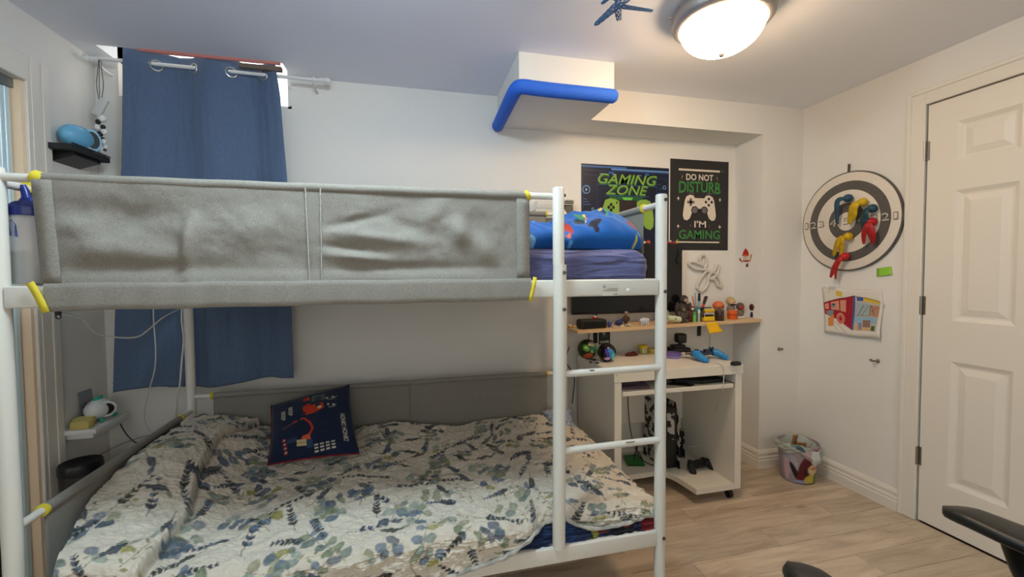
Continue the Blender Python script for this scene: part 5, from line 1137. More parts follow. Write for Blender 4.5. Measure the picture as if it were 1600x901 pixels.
# on the tray
TZ = .6445
def slab(name, label, cat, pts, z, h, m, edge=None, group=None):
    """flat book-like object with outline pts on height z"""
    cx = sum(p[0] for p in pts)/len(pts); cyy = sum(p[1] for p in pts)/len(pts)
    t = thing(name, label, cat, (cx, cyy, z), group); obj('cover', prism(nb(), [tuple(p) for p in pts], lambda u, v: Vector((u, v, z+h*.86)), (0, 0, h*.14)), m, t, 0)
    ins = [(cx+(p[0]-cx)*.97, cyy+(p[1]-cyy)*.97) for p in pts]; obj('pages', prism(nb(), ins, lambda u, v: Vector((u, v, z+h*.14)), (0, 0, h*.72)), edge or m, t, 0); obj('back_cover', prism(nb(), [tuple(p) for p in pts], lambda u, v: Vector((u, v, z)), (0, 0, h*.14)), m, t, 0); return t
PRP = pm('#7b6478', .5)
slab('notebook', 'mauve notebook lying on the desk tray, lower of two', 'notebook', [(1.04, 1.965), (1.205, 1.945), (1.235, 2.10), (1.05, 2.12)], TZ, .012, PRP, pm('#5a4a5a'))
slab('notebook', 'smaller mauve notebook on top of the lower one on the desk tray', 'notebook', [(1.06, 2.0), (1.17, 1.99), (1.19, 2.14), (1.07, 2.15)], TZ+.0125, .010, pm('#6a566c', .5), pm('#4a3c4a'))
slab('laptop', 'flat black laptop shape on the right of the desk tray', 'laptop', [(1.40, 2.02), (1.52, 1.95), (1.68, 1.96), (1.68, 2.2), (1.42, 2.26)], TZ, .018, M_BLKM, M_BLK)
slab('mouse_pad', 'thin dark pad leaning under the laptop on the desk tray', 'mouse pad', [(1.33, 1.99), (1.43, 1.925), (1.47, 1.945), (1.385, 2.02)], TZ, .005, pm('#1a1618', .7))
# games console with camouflage side plates
def console(name, label, x, y, w, d, h, cam_m):
    t = thing(name, label, 'games console', (x, y, SZ)); L0 = []
    def side(e):
        prof = [(-.5, 0), (-.46, .5), (-.42, .86), (-.30, 1.0), (.35, 1.0), (.5, .95), (.5, 0)]
        pts = [(y+p*d, SZ+q*h) for p, q in prof]; return prism(nb(), pts, lambda u, v: Vector((x+e*w/2*(1-.0), u, v)), (e*.006, 0, 0))
    for e in (-1, 1): obj('side_plate', side(e), cam_m, t, 0)
    obj('core', prism(nb(), [(y-.40*d, SZ), (y-.42*d, SZ+.5*h), (y-.40*d, SZ+.93*h), (y+.46*d, SZ+.93*h), (y+.46*d, SZ)], lambda u, v: Vector((x-w/2+.003, u, v)), (w-.006, 0, 0)), M_BLK, t, 0)
    obj('front_stripe', prism(nb(), [(x-w*.26, SZ+h*.45), (x+w*.24, SZ+h*.45), (x+w*.30, SZ+h*.92), (x-w*.32, SZ+h*.92)], lambda u, v: Vector((u, y-.432*d+(v-SZ-.5*h)*.05, v)), (0, .004, 0)), cam_m, t, 0); return t
CAMO = mat('camouflage_print', (.50, .48, .45), .5, var=.9, vscale=22, vcol='#121212')
CAMO.node_tree.nodes['Map Range'].inputs[1].default_value = .48; CAMO.node_tree.nodes['Map Range'].inputs[2].default_value = .52
console('games_console', 'tall games console with black and white patterned plates standing in the desk', 1.475, 2.26, .085, .24, .385, CAMO)
console('games_console', 'smaller patterned box standing right of the tall console', 1.60, 2.32, .075, .12, .175, CAMO)
controller('game_controller', 'black game controller standing on the bottom shelf at the front right', (at(1093, 730, y=2.11).x, 2.13, SZ), .1, .98, M_BLKM, M_BLK, tilt=.5)
t = toyblob('toy_figure', 'small skin-coloured toy behind the black controller', 'toy', (at(1103, 728, y=2.18).x, 2.20, SZ), [(0, 0, .02, .018, .014, .02, pm('#b98a78')), (0, 0, .048, .013, .012, .013, pm('#c89a88'), 'head')])
c = at(985, 717, z=SZ); slab('green_book', 'flat green book on the bottom shelf at the left', 'book', [(at(974, 722, z=SZ).x, 2.25), (at(1004, 725, z=SZ).x, 2.22), (at(1000, 712, z=SZ).x-.01, 2.36), (at(972, 712, z=SZ).x, 2.37)], SZ, .012, pm('#1f7a2a', .4), pm('#17501f'))
cord('power_cord', 'black cord hanging down the back of the desk to the green book', [(1.30, DYB-.03, .60), (1.305, DYB-.035, .40), (1.32, DYB-.04, .25), (1.345, 2.33, .14), (1.37, 2.27, SZ+.004), (1.40, 2.20, SZ+.004)], .003, M_DCORD)
t = thing('mini_tripod', 'small black tripod on the bottom shelf beside the green book', 'tripod', (1.33, 2.30, SZ)); 
for dx, dy_ in ((-.035, -.02), (.03, -.03), (0, .035)): obj('leg', tube(nb(), [(1.335, 2.305, SZ+.075), (1.335+dx, 2.305+dy_, SZ+.003)], .003, 8), M_BLK, t)
obj('stem', tube(nb(), [(1.335, 2.305, SZ+.07), (1.335, 2.305, SZ+.10)], .006, 10), M_BLK, t)
cord('floor_cord', 'black power cord behind the bed end beside the desk', [(.93, 2.40, .80), (.90, 2.38, .72), (.93, 2.36, .66), (.955, 2.38, .60), (.95, 2.40, .45)], .003, M_DCORD)
# =====================================================================  RIGHT WALL
DC = Vector((XR, 1.897, 1.535)); DR = .282
db = thing('dartboard', 'round grey and cream soft dartboard hanging on the right wall', 'dartboard', (XR-.001, DC.y, DC.z-DR))
dmap = lambda x: (lambda u, v, h=0: Vector((x-h, DC.y-u, DC.z+v)))
M_CRM = fabric('cream_felt', (.70, .64, .56), (.76, .70, .62), 150, .1); M_DGY = fabric('dark_grey_felt', (.10, .09, .085), (.12, .11, .10), 150, .1)
def xdisc(r, x0, x1, m, name, par, n=64, bev=.002): return obj(name, lathe(nb(), [(0, x0), (r-bev, x0), (r, x0+bev*.5), (r, x1-bev*.5), (r-bev, x1), (0, x1)], (XR, DC.y, DC.z), n, (-1, 0, 0)), m, par, 40)
bd = xdisc(DR, .002, .016, M_DGY, 'backing', db)
for k, (r_, m) in enumerate(((DR-.007, M_CRM), (.232, M_DGY), (.183, M_CRM), (.135, M_DGY), (.088, M_CRM))):
    if k == 0: pass
rr = [(DR-.007, M_CRM), (.228, M_DGY), (.178, M_CRM), (.105, M_DGY), (.052, M_CRM)]
for k, (r_, m) in enumerate(rr): xdisc(r_, .0165+.0012*k, .0165+.0012*(k+1), m, 'ring', db, bev=.0004)
pr = Print(dmap(XR-.0165-.0065)); og = pm('#8f887e', .8)
for i, (u, ch) in enumerate(((-.248, '1'), (-.201, '2'), (-.150, '3'), (-.078, '4'), (0, '5'), (.078, '4'), (.150, '3'), (.203, '2'), (.252, '1'))):
    pr2 = pr; w_ = .011 if ch == '1' else .018; mm = pm('#cfc8bc', .8) if ch in '24' else og
    pr.text(ch, u-w_, -.020, u+w_, .020, mm, 0, .01); pr.text(ch, u-w_*.6, -.014, u+w_*.6, .014, M_DGY if ch in '24' else M_CRM, 1, -.01)
pr.build('printed_numbers', db)
obj('hanging_loop', tube(nb(), [(XR-.006, 1.903, 1.815), (XR-.008, 1.9, 1.84), (XR-.006, 1.901, 1.862)], .007, 8, flat=.4), pm('#4a4038'), db)
def dart(col, label, px, py, tails, r_=.0265, ax=(.3, .1)):
    """soft sticky dart: fat head sticking out of the board, cloth tails hanging"""
    xs_ = XR-.026; c = at(px, py, x=xs_-.022); t = thing('dart', label, 'dart', (xs_, c.y, c.z), 'soft darts on the board'); t['group'] = 'soft darts on the board'
    m = mat('dart_'+col.strip('#'), hx(col), .5, bump=.2, bscale=90, var=.3, vscale=40)
    bm = nb(); lathe(bm, [(0, -.006), (.012, .0), (.021, .010), (.0235, .022), (.0195, .034), (.009, .044), (0, .047)], (xs_, c.y, c.z), 20, Vector((-1, ax[0], ax[1]))); b_ = obj('head', bm, m, t, 70)
    q = Vector((xs_-.040, c.y+.040*ax[0], c.z+.040*ax[1]))
    for pts, wd in tails:
        P_ = [q]+[at(u, v, x=xs_-.05+.012*i) for i, (u, v) in enumerate(pts)]
        P_ = spline(P_, 4); bm = nb(); L, R = [], []
        for i, p in enumerate(P_):
            d = (P_[min(i+1, len(P_)-1)]-P_[max(i-1, 0)]).normalized(); s = d.cross(Vector((1, 0, 0))).normalized(); f = i/(len(P_)-1); ww = wd*(.35+1.0*math.sin(math.pi*min(1, f*.85+.12)))/2
            L.append(bm.verts.new(p+s*ww)); R.append(bm.verts.new(p-s*ww))
        for i in range(len(P_)-1): bm.faces.new((L[i], L[i+1], R[i+1], R[i]))
        o = obj('tail', bm, m, t, 60); md = o.modifiers.new('thickness', 'SOLIDIFY'); md.thickness = .003
    return t, c
dart('#27506a', 'blue soft dart sticking at the top left of the dartboard', 1326, 309, [([(1309, 314), (1308, 332), (1309, 350)], .022)], ax=(.25, -.05))
dart('#d8b414', 'yellow soft dart above the bull with tails hanging over the centre', 1349, 315, [([(1334, 322), (1330, 335), (1327, 350)], .030), ([(1336, 325), (1335, 337), (1332, 344)], .024)], ax=(.25, -.05))
dart('#1f4a58', 'dark teal soft dart at the right with grey tails', 1364, 325, [([(1352, 332), (1349, 348), (1351, 360)], .026), ([(1353, 334), (1354, 345), (1352, 352)], .020)], ax=(.2, -.05))
dart('#b81a22', 'red soft dart on the right half of the dartboard with two tails', 1363, 346, [([(1354, 354), (1350, 366), (1350, 381)], .022), ([(1358, 354), (1363, 368), (1364, 380)], .032)], ax=(.15, -.05))
dart('#d2aa12', 'yellow soft dart below the bull of the dartboard', 1326, 369, [([(1312, 374), (1306, 388), (1303, 400)], .024), ([(1315, 374), (1315, 388), (1314, 403)], .024)], ax=(.2, -.05))
dart('#c01f22', 'red soft dart at the bottom of the dartboard, tails reaching below the rim', 1321, 400, [([(1310, 408), (1303, 420), (1298, 433)], .024), ([(1310, 408), (1306, 422), (1306, 436)], .016)], ax=(.2, -.05))
note('sticky_note', 'lime green sticky note on the right wall below the dartboard', [at(1371, 432, x=XR-.001), at(1395, 429, x=XR-.001), at(1393, 416, x=XR-.001), at(1370, 419, x=XR-.001)], pm('#8fc83c'), curl=.004, nrm=(-1, 0, 0))
# child's drawing of a bus
bx = thing('drawing', "child's coloured drawing of a red bus taped to the right wall", 'drawing', (XR-.001, 1.88, .87))
c_ = [at(1291, 519, x=XR-.004), at(1378, 529, x=XR-.010), at(1379, 453, x=XR-.002), at(1284, 449, x=XR-.002)]
def dmapf(u, v, h=0):
    bl_, br_, tr_, tl_ = c_; p = bl_*(1-u)*(1-v)+br_*u*(1-v)+tr_*u*v+tl_*(1-u)*v
    return Vector((XR-.002-.016*(1-v)**3-.008*max(0, u-.8)*5*(1-v)-h, p.y+.004*math.sin(v*7)*u, p.z+.003*math.sin(u*9)))
bm = nb(); G = [[bm.verts.new(dmapf(i/16, j/12)) for i in range(17)] for j in range(13)]
for a, b in zip(G, G[1:]):
    for k in range(16): bm.faces.new((a[k], a[k+1], b[k+1], b[k]))
o = obj('paper', bm, mat('drawing_paper', (.72, .68, .62), .7), bx, 60); md = o.modifiers.new('thickness', 'SOLIDIFY'); md.thickness = .0008; md.offset = -1
pr = Print(lambda u, v, h=0: dmapf(u, v, h+.0008)); K = lambda x, y: ((x-95)/800, 1-(y-165)/640+.0)
def KP(pts, m, l=0):
    q = [K(*p) for p in pts]
    # split long shapes so they follow the curled paper
    pr.poly(q, m, l)
red, pch, blue, lbl, yel, gry, ink, orn, grn = [pm(c, .8) for c in ('#a81c2c', '#d8907a', '#3f5a9a', '#8fb4cc', '#d8b83a', '#7f8c8c', '#2a2628', '#d88a48', '#3f6a3a')]
pr.sub = 5
KP([(100, 390), (330, 310), (325, 620), (110, 540)], red); KP([(330, 310), (560, 250), (520, 722), (325, 620)], red)
KP([(120, 400), (180, 385), (175, 475), (120, 470)], pch, 1); KP([(210, 375), (330, 340), (330, 480), (210, 475)], pch, 1); KP([(345, 335), (430, 320), (420, 490), (345, 485)], pch, 1)
KP([(545, 258), (865, 330), (842, 728), (520, 720)], pm('#b9b4ac', .8), 1)
KP([(530, 270), (560, 255), (530, 725), (505, 715)], blue, 2); KP([(665, 270), (850, 320), (860, 365), (665, 330)], yel, 2); KP([(580, 270), (660, 280), (655, 325), (575, 320)], blue, 2)
KP([(570, 340), (740, 370), (740, 520), (545, 515)], pm('#9fb0b0', .8), 2); KP([(745, 375), (860, 395), (850, 535), (745, 525)], pm('#b98a70', .8), 2); KP([(535, 535), (840, 545), (835, 620), (530, 610)], lbl, 2)
KP([(540, 660), (780, 665), (770, 725), (525, 720)], pm('#d2a878', .8), 2); KP([(780, 655), (825, 655), (820, 720), (770, 720)], grn, 3); KP([(660, 580), (760, 585), (760, 680), (660, 675)], pm('#8a6f68', .8), 3); KP([(600, 620), (650, 620), (645, 715), (598, 712)], pm('#7f8ab0', .8), 3)
pr.disc(*K(348, 590), .075, .125, pch, 2); pr.ring(*K(348, 590), .045, .055, red, 3, 20, 1.5); pr.disc(*K(348, 590), .03, .05, red, 3)
KP([(155, 600), (250, 540), (240, 700), (160, 715)], orn, 2); KP([(300, 205), (385, 210), (380, 280), (300, 278)], yel, 1)
KP([(215, 395), (280, 385), (275, 440), (215, 450)], gry, 3); KP([(230, 395), (278, 390), (250, 425)], ink, 4); KP([(130, 500), (250, 480), (235, 560), (160, 570)], gry, 3)
for a, b, wd in (((105, 385), (550, 250), .008), ((265, 640), (440, 775), .006), ((235, 690), (300, 750), .005), ((400, 660), (525, 725), .006), ((560, 255), (870, 330), .008), ((120, 475), (420, 490), .005), ((545, 520), (740, 525), .006), ((745, 380), (740, 525), .006), ((340, 340), (335, 480), .005), ((760, 390), (800, 520), .006), ((850, 390), (760, 470), .005), ((590, 520), (660, 380), .006), ((640, 520), (720, 390), .005), ((130, 160), (180, 185), .004), ((170, 200), (215, 180), .004), ((180, 240), (230, 205), .004), ((470, 300), (440, 640), .006), ((500, 290), (480, 680), .006)):
    pr.line([K(*a), K(*b)], wd, ink if wd != .006 or a[0] > 560 else pm('#6a1420', .8), 5)
pr.build('coloured_drawing', bx)
for e, (px, py) in enumerate(((1300, 450), (1376, 478))): obj('tape', box(nb(), at(px, py, x=XR-.0035)+Vector((-.0006, -.02, -.010)), at(px, py, x=XR-.0035)+Vector((.0006, .02, .010))), mat('clear_tape', (.6, .57, .5), .25), bx, 0)
# wall pegs
def peg(label, c, n):
    t = thing('wall_peg', label, 'wall hook', c); c = Vector(c); n = Vector(n)
    obj('plate', lathe(nb(), [(0, 0), (.012, 0), (.011, .004), (0, .005)], c, 16, n), M_STEEL, t); obj('peg', tube(nb(), [c+n*.004, c+n*.03, c+n*.036+Vector((0, 0, .006))], [.006, .0055, .008], 10), M_STEEL, t)
c = at(1219, 545, y=YCOL); peg('small metal peg on the wall return beside the niche', (c.x-.01, YCOL, c.z), (-.3, -1, .05))
c = at(1372, 564, x=XR); peg('small metal peg on the right wall below the drawing', (XR, c.y, c.z), (-1, .35, .05))
# little marks on the walls
# =====================================================================  WASTE BIN
BC = Vector((2.255, 2.03, 0))
bn = thing('waste_bin', 'small waste bin wrapped in colourful printed film with a bag liner, in the corner', 'waste bin', BC)
nx, nz = 120, 60; U, V = np.meshgrid(np.linspace(0, 1, nx), np.linspace(0, 1, nz)); A_ = U*2*np.pi
rad = .088+.024*V; X = BC.x+rad*np.cos(A_); Yb = BC.y+rad*np.sin(A_)*.92; Z = .001+.225*V
u_ = ((A_-2.85)/np.pi)       # 0..1 across the side facing the room
sh = [(.22, .55, .13, .30, .2, hx('#a8a6b4'), 6), (.30, .30, .05, .28, .3, hx('#1c1416'), 8), (.36, .15, .04, .2, -.3, hx('#7a3a26'), 7), (.48, .45, .12, .40, -.2, hx('#5a1420'), 7), (.52, .20, .05, .25, .2, hx('#2a0e12'), 7), (.62, .80, .16, .14, 0, hx('#a82028'), 7), (.70, .72, .07, .10, 0, hx('#d8c8c8'), 8), (.74, .62, .08, .05, .3, hx('#30101a'), 7), (.68, .40, .16, .16, 0, hx('#d8bc94'), 6), (.68, .42, .12, .03, 0, hx('#c05a3a'), 8), (.60, .10, .14, .16, 0, hx('#c9b04a'), 6), (.72, .16, .05, .13, 0, hx('#3f8a3a'), 7), (.80, .12, .04, .14, 0, hx('#5f7a32'), 7), (.14, .35, .06, .3, 0, hx('#c8a8b4'), 6), (.38, .06, .12, .05, 0, hx('#8f9ac0'), 6)]
grid_obj('bin_wall', np.stack([X, Yb, Z], -1), mat('printed_film', (.5, .3, .3), .4, attr='print'), bn, smp(u_, V, sh, hx('#9a8f96')), thick=.003)
obj('bin_base', lathe(nb(), [(0, .002), (.087, .002), (.087, .006), (0, .006)], BC, 30), pm('#5a4a40'), bn)
nz = 24; U, V = np.meshgrid(np.linspace(0, 1, 160), np.linspace(0, 1, nz)); A_ = U*2*np.pi
hang = .085+.03*np.sin(A_*1+2.2)+.015*np.sin(A_*4+1)
rad = .112+.010*np.sin(np.pi*np.clip(V*1.2, 0, 1))+.006*fbm(U*8, V*2, 3, 3)+.02*np.exp(-((A_-5.9)/.35)**2)*(1-V); Z = .245+.012*np.sin(A_*2+.5)+.006*fbm(U*10, V, 3, 9)-hang*(1-V)
inner = V > .75; rad = np.where(inner, .112-.03*(V-.75)/.25, rad); Z = np.where(inner, Z-.09*(V-.75)/.25, Z)
X = BC.x+rad*np.cos(A_); Yb = BC.y+rad*np.sin(A_)*.92
sh = [(.38, .5, .06, .3, .3, hx('#3c5a6a'), 6), (.5, .3, .08, .2, 0, hx('#b89aa4'), 5), (.28, .7, .05, .15, 0, hx('#5f7f7a'), 6), (.62, .4, .08, .4, 0, hx('#cdd4d4'), 5), (.8, .3, .05, .3, 0, hx('#8aa4a0'), 5)]
grid_obj('bag_liner', np.stack([X, Yb, Z], -1), mat('plastic_bag', (.6, .62, .6), .3, attr='print', bump=.4, bscale=40), bn, smp((A_-2.85)/np.pi, V, sh, hx('#a9b0a8')), thick=.0012)
for k, (dx, dy_, h, w_, an) in enumerate(((-.035, .0, .275, .035, .1), (.03, .01, .215, .05, -.5), (.0, -.03, .20, .04, 1.2))):
    t = thing('cardboard_scrap', ['brown cardboard scrap sticking up out of the waste bin', 'crumpled brown packaging lying in the bin on the right', 'folded brown scrap at the front inside the bin'][k], 'rubbish', (BC.x+dx, BC.y+dy_, .12), 'rubbish in the bin')
    bm = nb(); obox(bm, (BC.x+dx, BC.y+dy_, (h+.12)/2), (math.cos(an), math.sin(an), 0), (-math.sin(an), math.cos(an), .2), (0, -.2, 1), (w_, .010, h-.12), .002, 1); obj('sheet', bm, mat('brown_card', hx('#a87a4c'), .8, var=.3, vscale=20), t, 30)
    bm = nb(); obox(bm, (BC.x+dx+.012, BC.y+dy_-.008, h*.72), (math.cos(an+.6), math.sin(an+.6), 0), (-math.sin(an+.6), math.cos(an+.6), .2), (0, -.2, 1), (w_*.7, .005, h*.25), .001, 1); obj('flap', bm, MATS['brown_card'], t, 30)
# =====================================================================  OFFICE CHAIR (arm pads and seat edge reach into view)
CX, CYc = 1.005, .42
ch = thing('office_chair', 'black office chair facing the desk with two padded armrests', 'office chair', (CX, CYc, 0))
M_PAD = mat('black_pad', (.012, .013, .012), .38, bump=.06, bscale=300)
obj('seat', rounded_block('seat_tmp', CX-.24, CX+.24, CYc-.22, CYc+.27, .43, .52, M_PAD, .10, None, 60).data and nb() or nb(), M_PAD, ch) if False else None
so = rounded_block('seat', CX-.24, CX+.24, CYc-.22, CYc+.355, .42, .50, mat('black_mesh_cloth', (.01, .01, .011), .85, bump=.3, bscale=400), .10, None, 60, parent=ch)
def armpad(x, y0, y1, z, ang, wd):
    d = Vector((math.sin(ang), math.cos(ang), 0)); n = Vector((d.y, -d.x, 0)); c0 = Vector((x, y1, z)); bm = nb(); rows_ = []; Lp = y1-y0; N = 22
    for i in range(N+1):
        f = i/N; s = f*Lp; wv = wd*(math.sqrt(max(0, 1-(1-min(1, s/.05))**2))*.72+.28*min(1, s/.13)) if s < .13 else wd; th = .011+.006*min(1, s/.05); zc_ = z-.012*max(0, 1-s/.07)**2
        if f > .92: wv *= 1-(f-.92)*5
        wv = max(wv, .006); ring = []
        for k in range(18):
            a = 2*math.pi*k/18; cc, ss = math.cos(a), math.sin(a); ring.append(bm.verts.new(c0-d*s+n*(math.copysign(abs(cc)**.6, cc)*wv/2)+Vector((0, 0, zc_-z+math.copysign(abs(ss)**.7, ss)*th))))
        rows_.append(ring)
    for a, b in zip(rows_, rows_[1:]):
        for k in range(18): bm.faces.new((a[k], a[(k+1) % 18], b[(k+1) % 18], b[k]))
    bm.faces.new(rows_[0]); bm.faces.new(rows_[-1][::-1]); return obj('arm_pad', bm, M_PAD, ch, 60)
armpad(1.303, .38, .762, .655, -.03, .102); armpad(.745, .36, .690, .655, .10, .092)
for x, e in ((1.335, 1), (.72, -1)):
    bm = nb(); tube(bm, spline([(x, .650, .640), (x+e*.006, .648, .60), (x+e*.008, .61, .52), (x+e*.005, .50, .44), (x-e*.06, .44, .405), (CX+e*.1, .42, .405)], 6), .022, 14, flat=.6); obj('arm_support', bm, M_PAD, ch, 60)
obj('seat_plate', box(nb(), (CX-.13, CYc-.12, .385), (CX+.13, CYc+.12, .418), .01, 2), M_BLK, ch)
obj('gas_lift', tube(nb(), [(CX, CYc, .10), (CX, CYc, .25), (CX, CYc, .2505), (CX, CYc, .385)], [.028, .028, .014, .014], 18), M_BLK, ch)
for k in range(5):
    a = .5+k*2*math.pi/5; e = Vector((CX+.28*math.cos(a), CYc+.28*math.sin(a), .075)); l = obj('base_leg', tube(nb(), [(CX, CYc, .12), tuple(e)], [.026, .015], 10), M_BLK, ch)
    obj('castor', tube(nb(), [e+Vector((-math.sin(a)*.02, math.cos(a)*.02, -.048)), e+Vector((math.sin(a)*.02, -math.cos(a)*.02, -.048))], .027, 16), M_BLK, l)
bm = nb(); 
br_ = rounded_block('backrest', CX-.22, CX+.22, CYc-.30, CYc-.25, .56, 1.10, MATS['black_mesh_cloth'], .06, None, 40, parent=ch); obj('back_support', tube(nb(), spline([(CX, CYc-.10, .40), (CX, CYc-.26, .42), (CX, CYc-.30, .60), (CX, CYc-.30, .75)]), .02, 12), M_BLK, ch)
# =====================================================================  LEFT WALL AND CORNER
# black shelf near the ceiling
bs_ = thing('black_shelf', 'black wall shelf high on the left wall beside the curtain', 'shelf', (-1.41, 2.23, 1.76))
obj('board', box(nb(), (XL+.001, 2.115, 1.776), (-1.357, 2.345, 1.800), .002, 1), M_BLKM, bs_, 0)
obj('bracket', prism(nb(), [(XL+.001, 1.775), (XL+.001, 1.735), (-1.375, 1.762), (-1.375, 1.775)], lambda u, v: Vector((u, 2.16, v)), (0, .15, 0)), M_BLK, bs_, 0)
obj('lip', box(nb(), (-1.3575, 2.115, 1.800), (-1.354, 2.345, 1.806), .001, 1), M_BLK, bs_, 0)
t = thing('humidifier', 'light blue egg-shaped device with a dark oval opening on the black shelf', 'device', (-1.405, 2.235, 1.8005))
LB = pm('#6fb4dc', .3); bm = nb(); ball(bm, (-1.405, 2.225, 1.853), 1, .046, .078, .053, 28)
for v in bm.verts: v.co.z = max(v.co.z, 1.8008)
obj('shell', bm, LB, t, 60); rt = Matrix.Rotation(.5, 3, 'X')
dv_ = Vector((.86, -.25, .02)).normalized()
def oval(r0, h0, h1, m, nm):
    bm = lathe(nb(), [(r0, h0), (r0*.98, h1), (0, h1)], (0, 0, 0), 30, dv_); bmesh.ops.scale(bm, vec=(1, 1, 1.25), verts=bm.verts); bmesh.ops.translate(bm, verts=bm.verts, vec=(-1.392, 2.262, 1.853)); return obj(nm, bm, m, t, 60)
oval(.040, 0, .026, pm('#9fd0ea', .3), 'opening_rim'); oval(.030, .02, .0275, pm('#4a4f52', .4), 'opening')
t = thing('webcam', 'small white round camera at the far end of the black shelf', 'camera', (-1.375, 2.325, 1.8005)); bm = nb(); ball(bm, (-1.372, 2.322, 1.826), .018, n=16); obj('head', bm, M_WHT, t, 60); obj('base', lathe(nb(), [(.010, 1.8006), (.012, 1.803), (.006, 1.812), (0, 1.812)], (-1.372, 2.322, 0), 14), M_WHT, t); obj('lens', tube(nb(), [(-1.356, 2.310, 1.828), (-1.354, 2.308, 1.828)], .007, 12), M_BLK, t)
# hanging trinkets
hx0, hy0 = -1.372, 2.318
t = thing('hanging_mobile', 'white and dark trinkets hanging on black cords from the curtain rod end', 'mobile', (hx0, hy0, 1.83))
for dx in (-.006, .0, .010): obj('cord', tube(nb(), spline([(hx0-.004+dx*.3, hy0+.017, RZ+.012), (hx0+dx, hy0+.004, RZ-.06), (hx0+dx*1.6, hy0, 2.12), (hx0+dx*.6, hy0, 2.055)]), .0014, 6), M_DCORD, t)
obox(bm := nb(), (hx0+.004, hy0-.004, 2.02), (1, 0, -.5), (0, 1, 0), (.5, 0, 1), (.034, .016, .085), .004, 2); obj('white_tag', bm, pm('#c9cccb', .35), t, 30)
for k, (dx, z, m, r_) in enumerate(((.004, 1.972, M_WHT, .016), (-.008, 1.955, M_BLK, .011), (.006, 1.935, M_BLK, .010), (-.012, 1.930, M_WHT, .012), (.010, 1.912, M_WHT, .013), (-.004, 1.900, M_BLK, .012), (.004, 1.880, M_BLK, .008), (.010, 1.866, M_WHT, .012), (.012, 1.845, M_WHT, .010))):
    bm = nb(); ball(bm, (hx0+dx, hy0+.003*(-1)**k, z), r_, 1, .8, 1.1, 12); obj('bead', bm, m, t, 60)
# small white shelf by the lower bunk
t = thing('white_shelf', 'small white ledge shelf low on the left wall in the corner', 'shelf', (-1.39, 2.22, .56))
obj('board', box(nb(), (XL+.001, 2.132, .580), (-1.325, 2.345, .600), .003, 2), M_WHT, t, 30); obj('ledge', box(nb(), (XL+.001, 2.148, .556), (-1.345, 2.328, .5795), .004, 2), M_WHT, t, 30)
t = thing('pet_camera', 'white and teal egg-shaped device with a dark round opening on the white ledge', 'device', (-1.385, 2.275, .6005))
ec = Vector((-1.392, 2.262, .652)); bm = nb(); ball(bm, ec, 1, .045, .062, .047, 26); obj('shell', bm, pm('#d8dcda', .3), t, 60)
TL_ = pm('#2fae92', .4); dirv = Vector((.55, -.10, -.05)).normalized(); dirv = Vector((.62, -.75, 0)).normalized(); fc = ec+Vector((0, .034, 0))+dirv*.046
ob = obj('opening_rim', lathe(nb(), [(.034, -.030), (.037, .0), (.035, .012), (.027, .014), (.024, .008)], fc, 26, dirv), pm('#d8dcda', .3), t, 60); obj('opening', lathe(nb(), [(.0, .010), (.0245, .010), (.0245, .0150), (0, .0165)], fc, 24, dirv), pm('#2a2420', .25), t, 60)
bm = nb(); ball(bm, ec+Vector((0, -.005, .046)), 1, .012, .022, .010, 12); obj('crest', bm, TL_, t, 60); bm = nb(); ball(bm, ec+Vector((.004, .012, .052)), 1, .006, .010, .010, 10); obj('crest', bm, TL_, t, 60)
for dy_, dx in ((-.030, .030), (.050, .032)): bm = nb(); ball(bm, (ec.x+dx, ec.y+dy_, .6092), 1, .010, .012, .0085, 12); obj('foot', bm, TL_, t, 60)
CRM = mat('cream_sponge', hx('#cdbb6e'), .85, bump=.4, bscale=160)
for k, (x, y0, y1, h) in enumerate(((-1.385, 2.135, 2.172, .034), (-1.405, 2.178, 2.215, .036))):
    t = thing('sponge', ['cream yellow block at the near end of the white ledge', 'cream yellow block just behind the nearer one on the white ledge'][k], 'block', (x, (y0+y1)/2, .6005), 'cream blocks on the ledge'); obj('body', box(nb(), (x-.034, y0, .6006), (x+.034, y1, .6006+h), .004, 2), CRM, t, 30); obj('top_skin', box(nb(), (x-.030, y0+.003, .6006+h), (x+.030, y1-.003, .6012+h)), pm('#d8c880', .8), t, 0)
t = thing('photo_card', 'dark grey photo card of standing people leaning on the left wall above the ledge', 'photo', (-1.445, 2.275, .601))
fp = lambda u, v, h=0: Vector((-1.440-.010*v+h, 2.236+.080*u, .6015+.135*v))
bm = nb(); vs = [bm.verts.new(fp(*q)) for q in ((0, 0), (1, 0), (1, 1), (0, 1))]; bm.faces.new(vs); o = obj('card', bm, pm('#8a8f96', .4), t, 0); md = o.modifiers.new('thickness', 'SOLIDIFY'); md.thickness = .002
pr = Print(fp); pr.h = .002; ik = pm('#1c1a1e', .5); pr.rect(.05, .80, .95, .92, pm('#4a4e55', .5)); 
for u, h in ((.2, .55), (.38, .62), (.56, .58), (.74, .64)): pr.poly([(u-.09, .0), (u+.09, .0), (u+.10, h-.16), (u-.10, h-.16)], ik, 1); pr.disc(u, h-.07, .055, .06, pm('#5a4a44', .5), 2)
pr.build('printed_picture', t)['kind'] = 'stuff'
t = thing('trash_can', 'tall black cylindrical bin with a rim lid under the white ledge', 'bin', (-1.352, 2.085, 0))
obj('body', lathe(nb(), [(.055, 0), (.060, .004), (.067, .44), (.064, .44), (.058, .01), (0, .01)], (-1.352, 2.085, 0), 28), mat('dark_bin_plastic', (.03, .028, .025), .4), t); obj('lid', lathe(nb(), [(.0685, .441), (.0705, .447), (.0705, .475), (.066, .484), (.052, .482), (.04, .474), (0, .474)], (-1.352, 2.085, 0), 28), M_BLK, t)
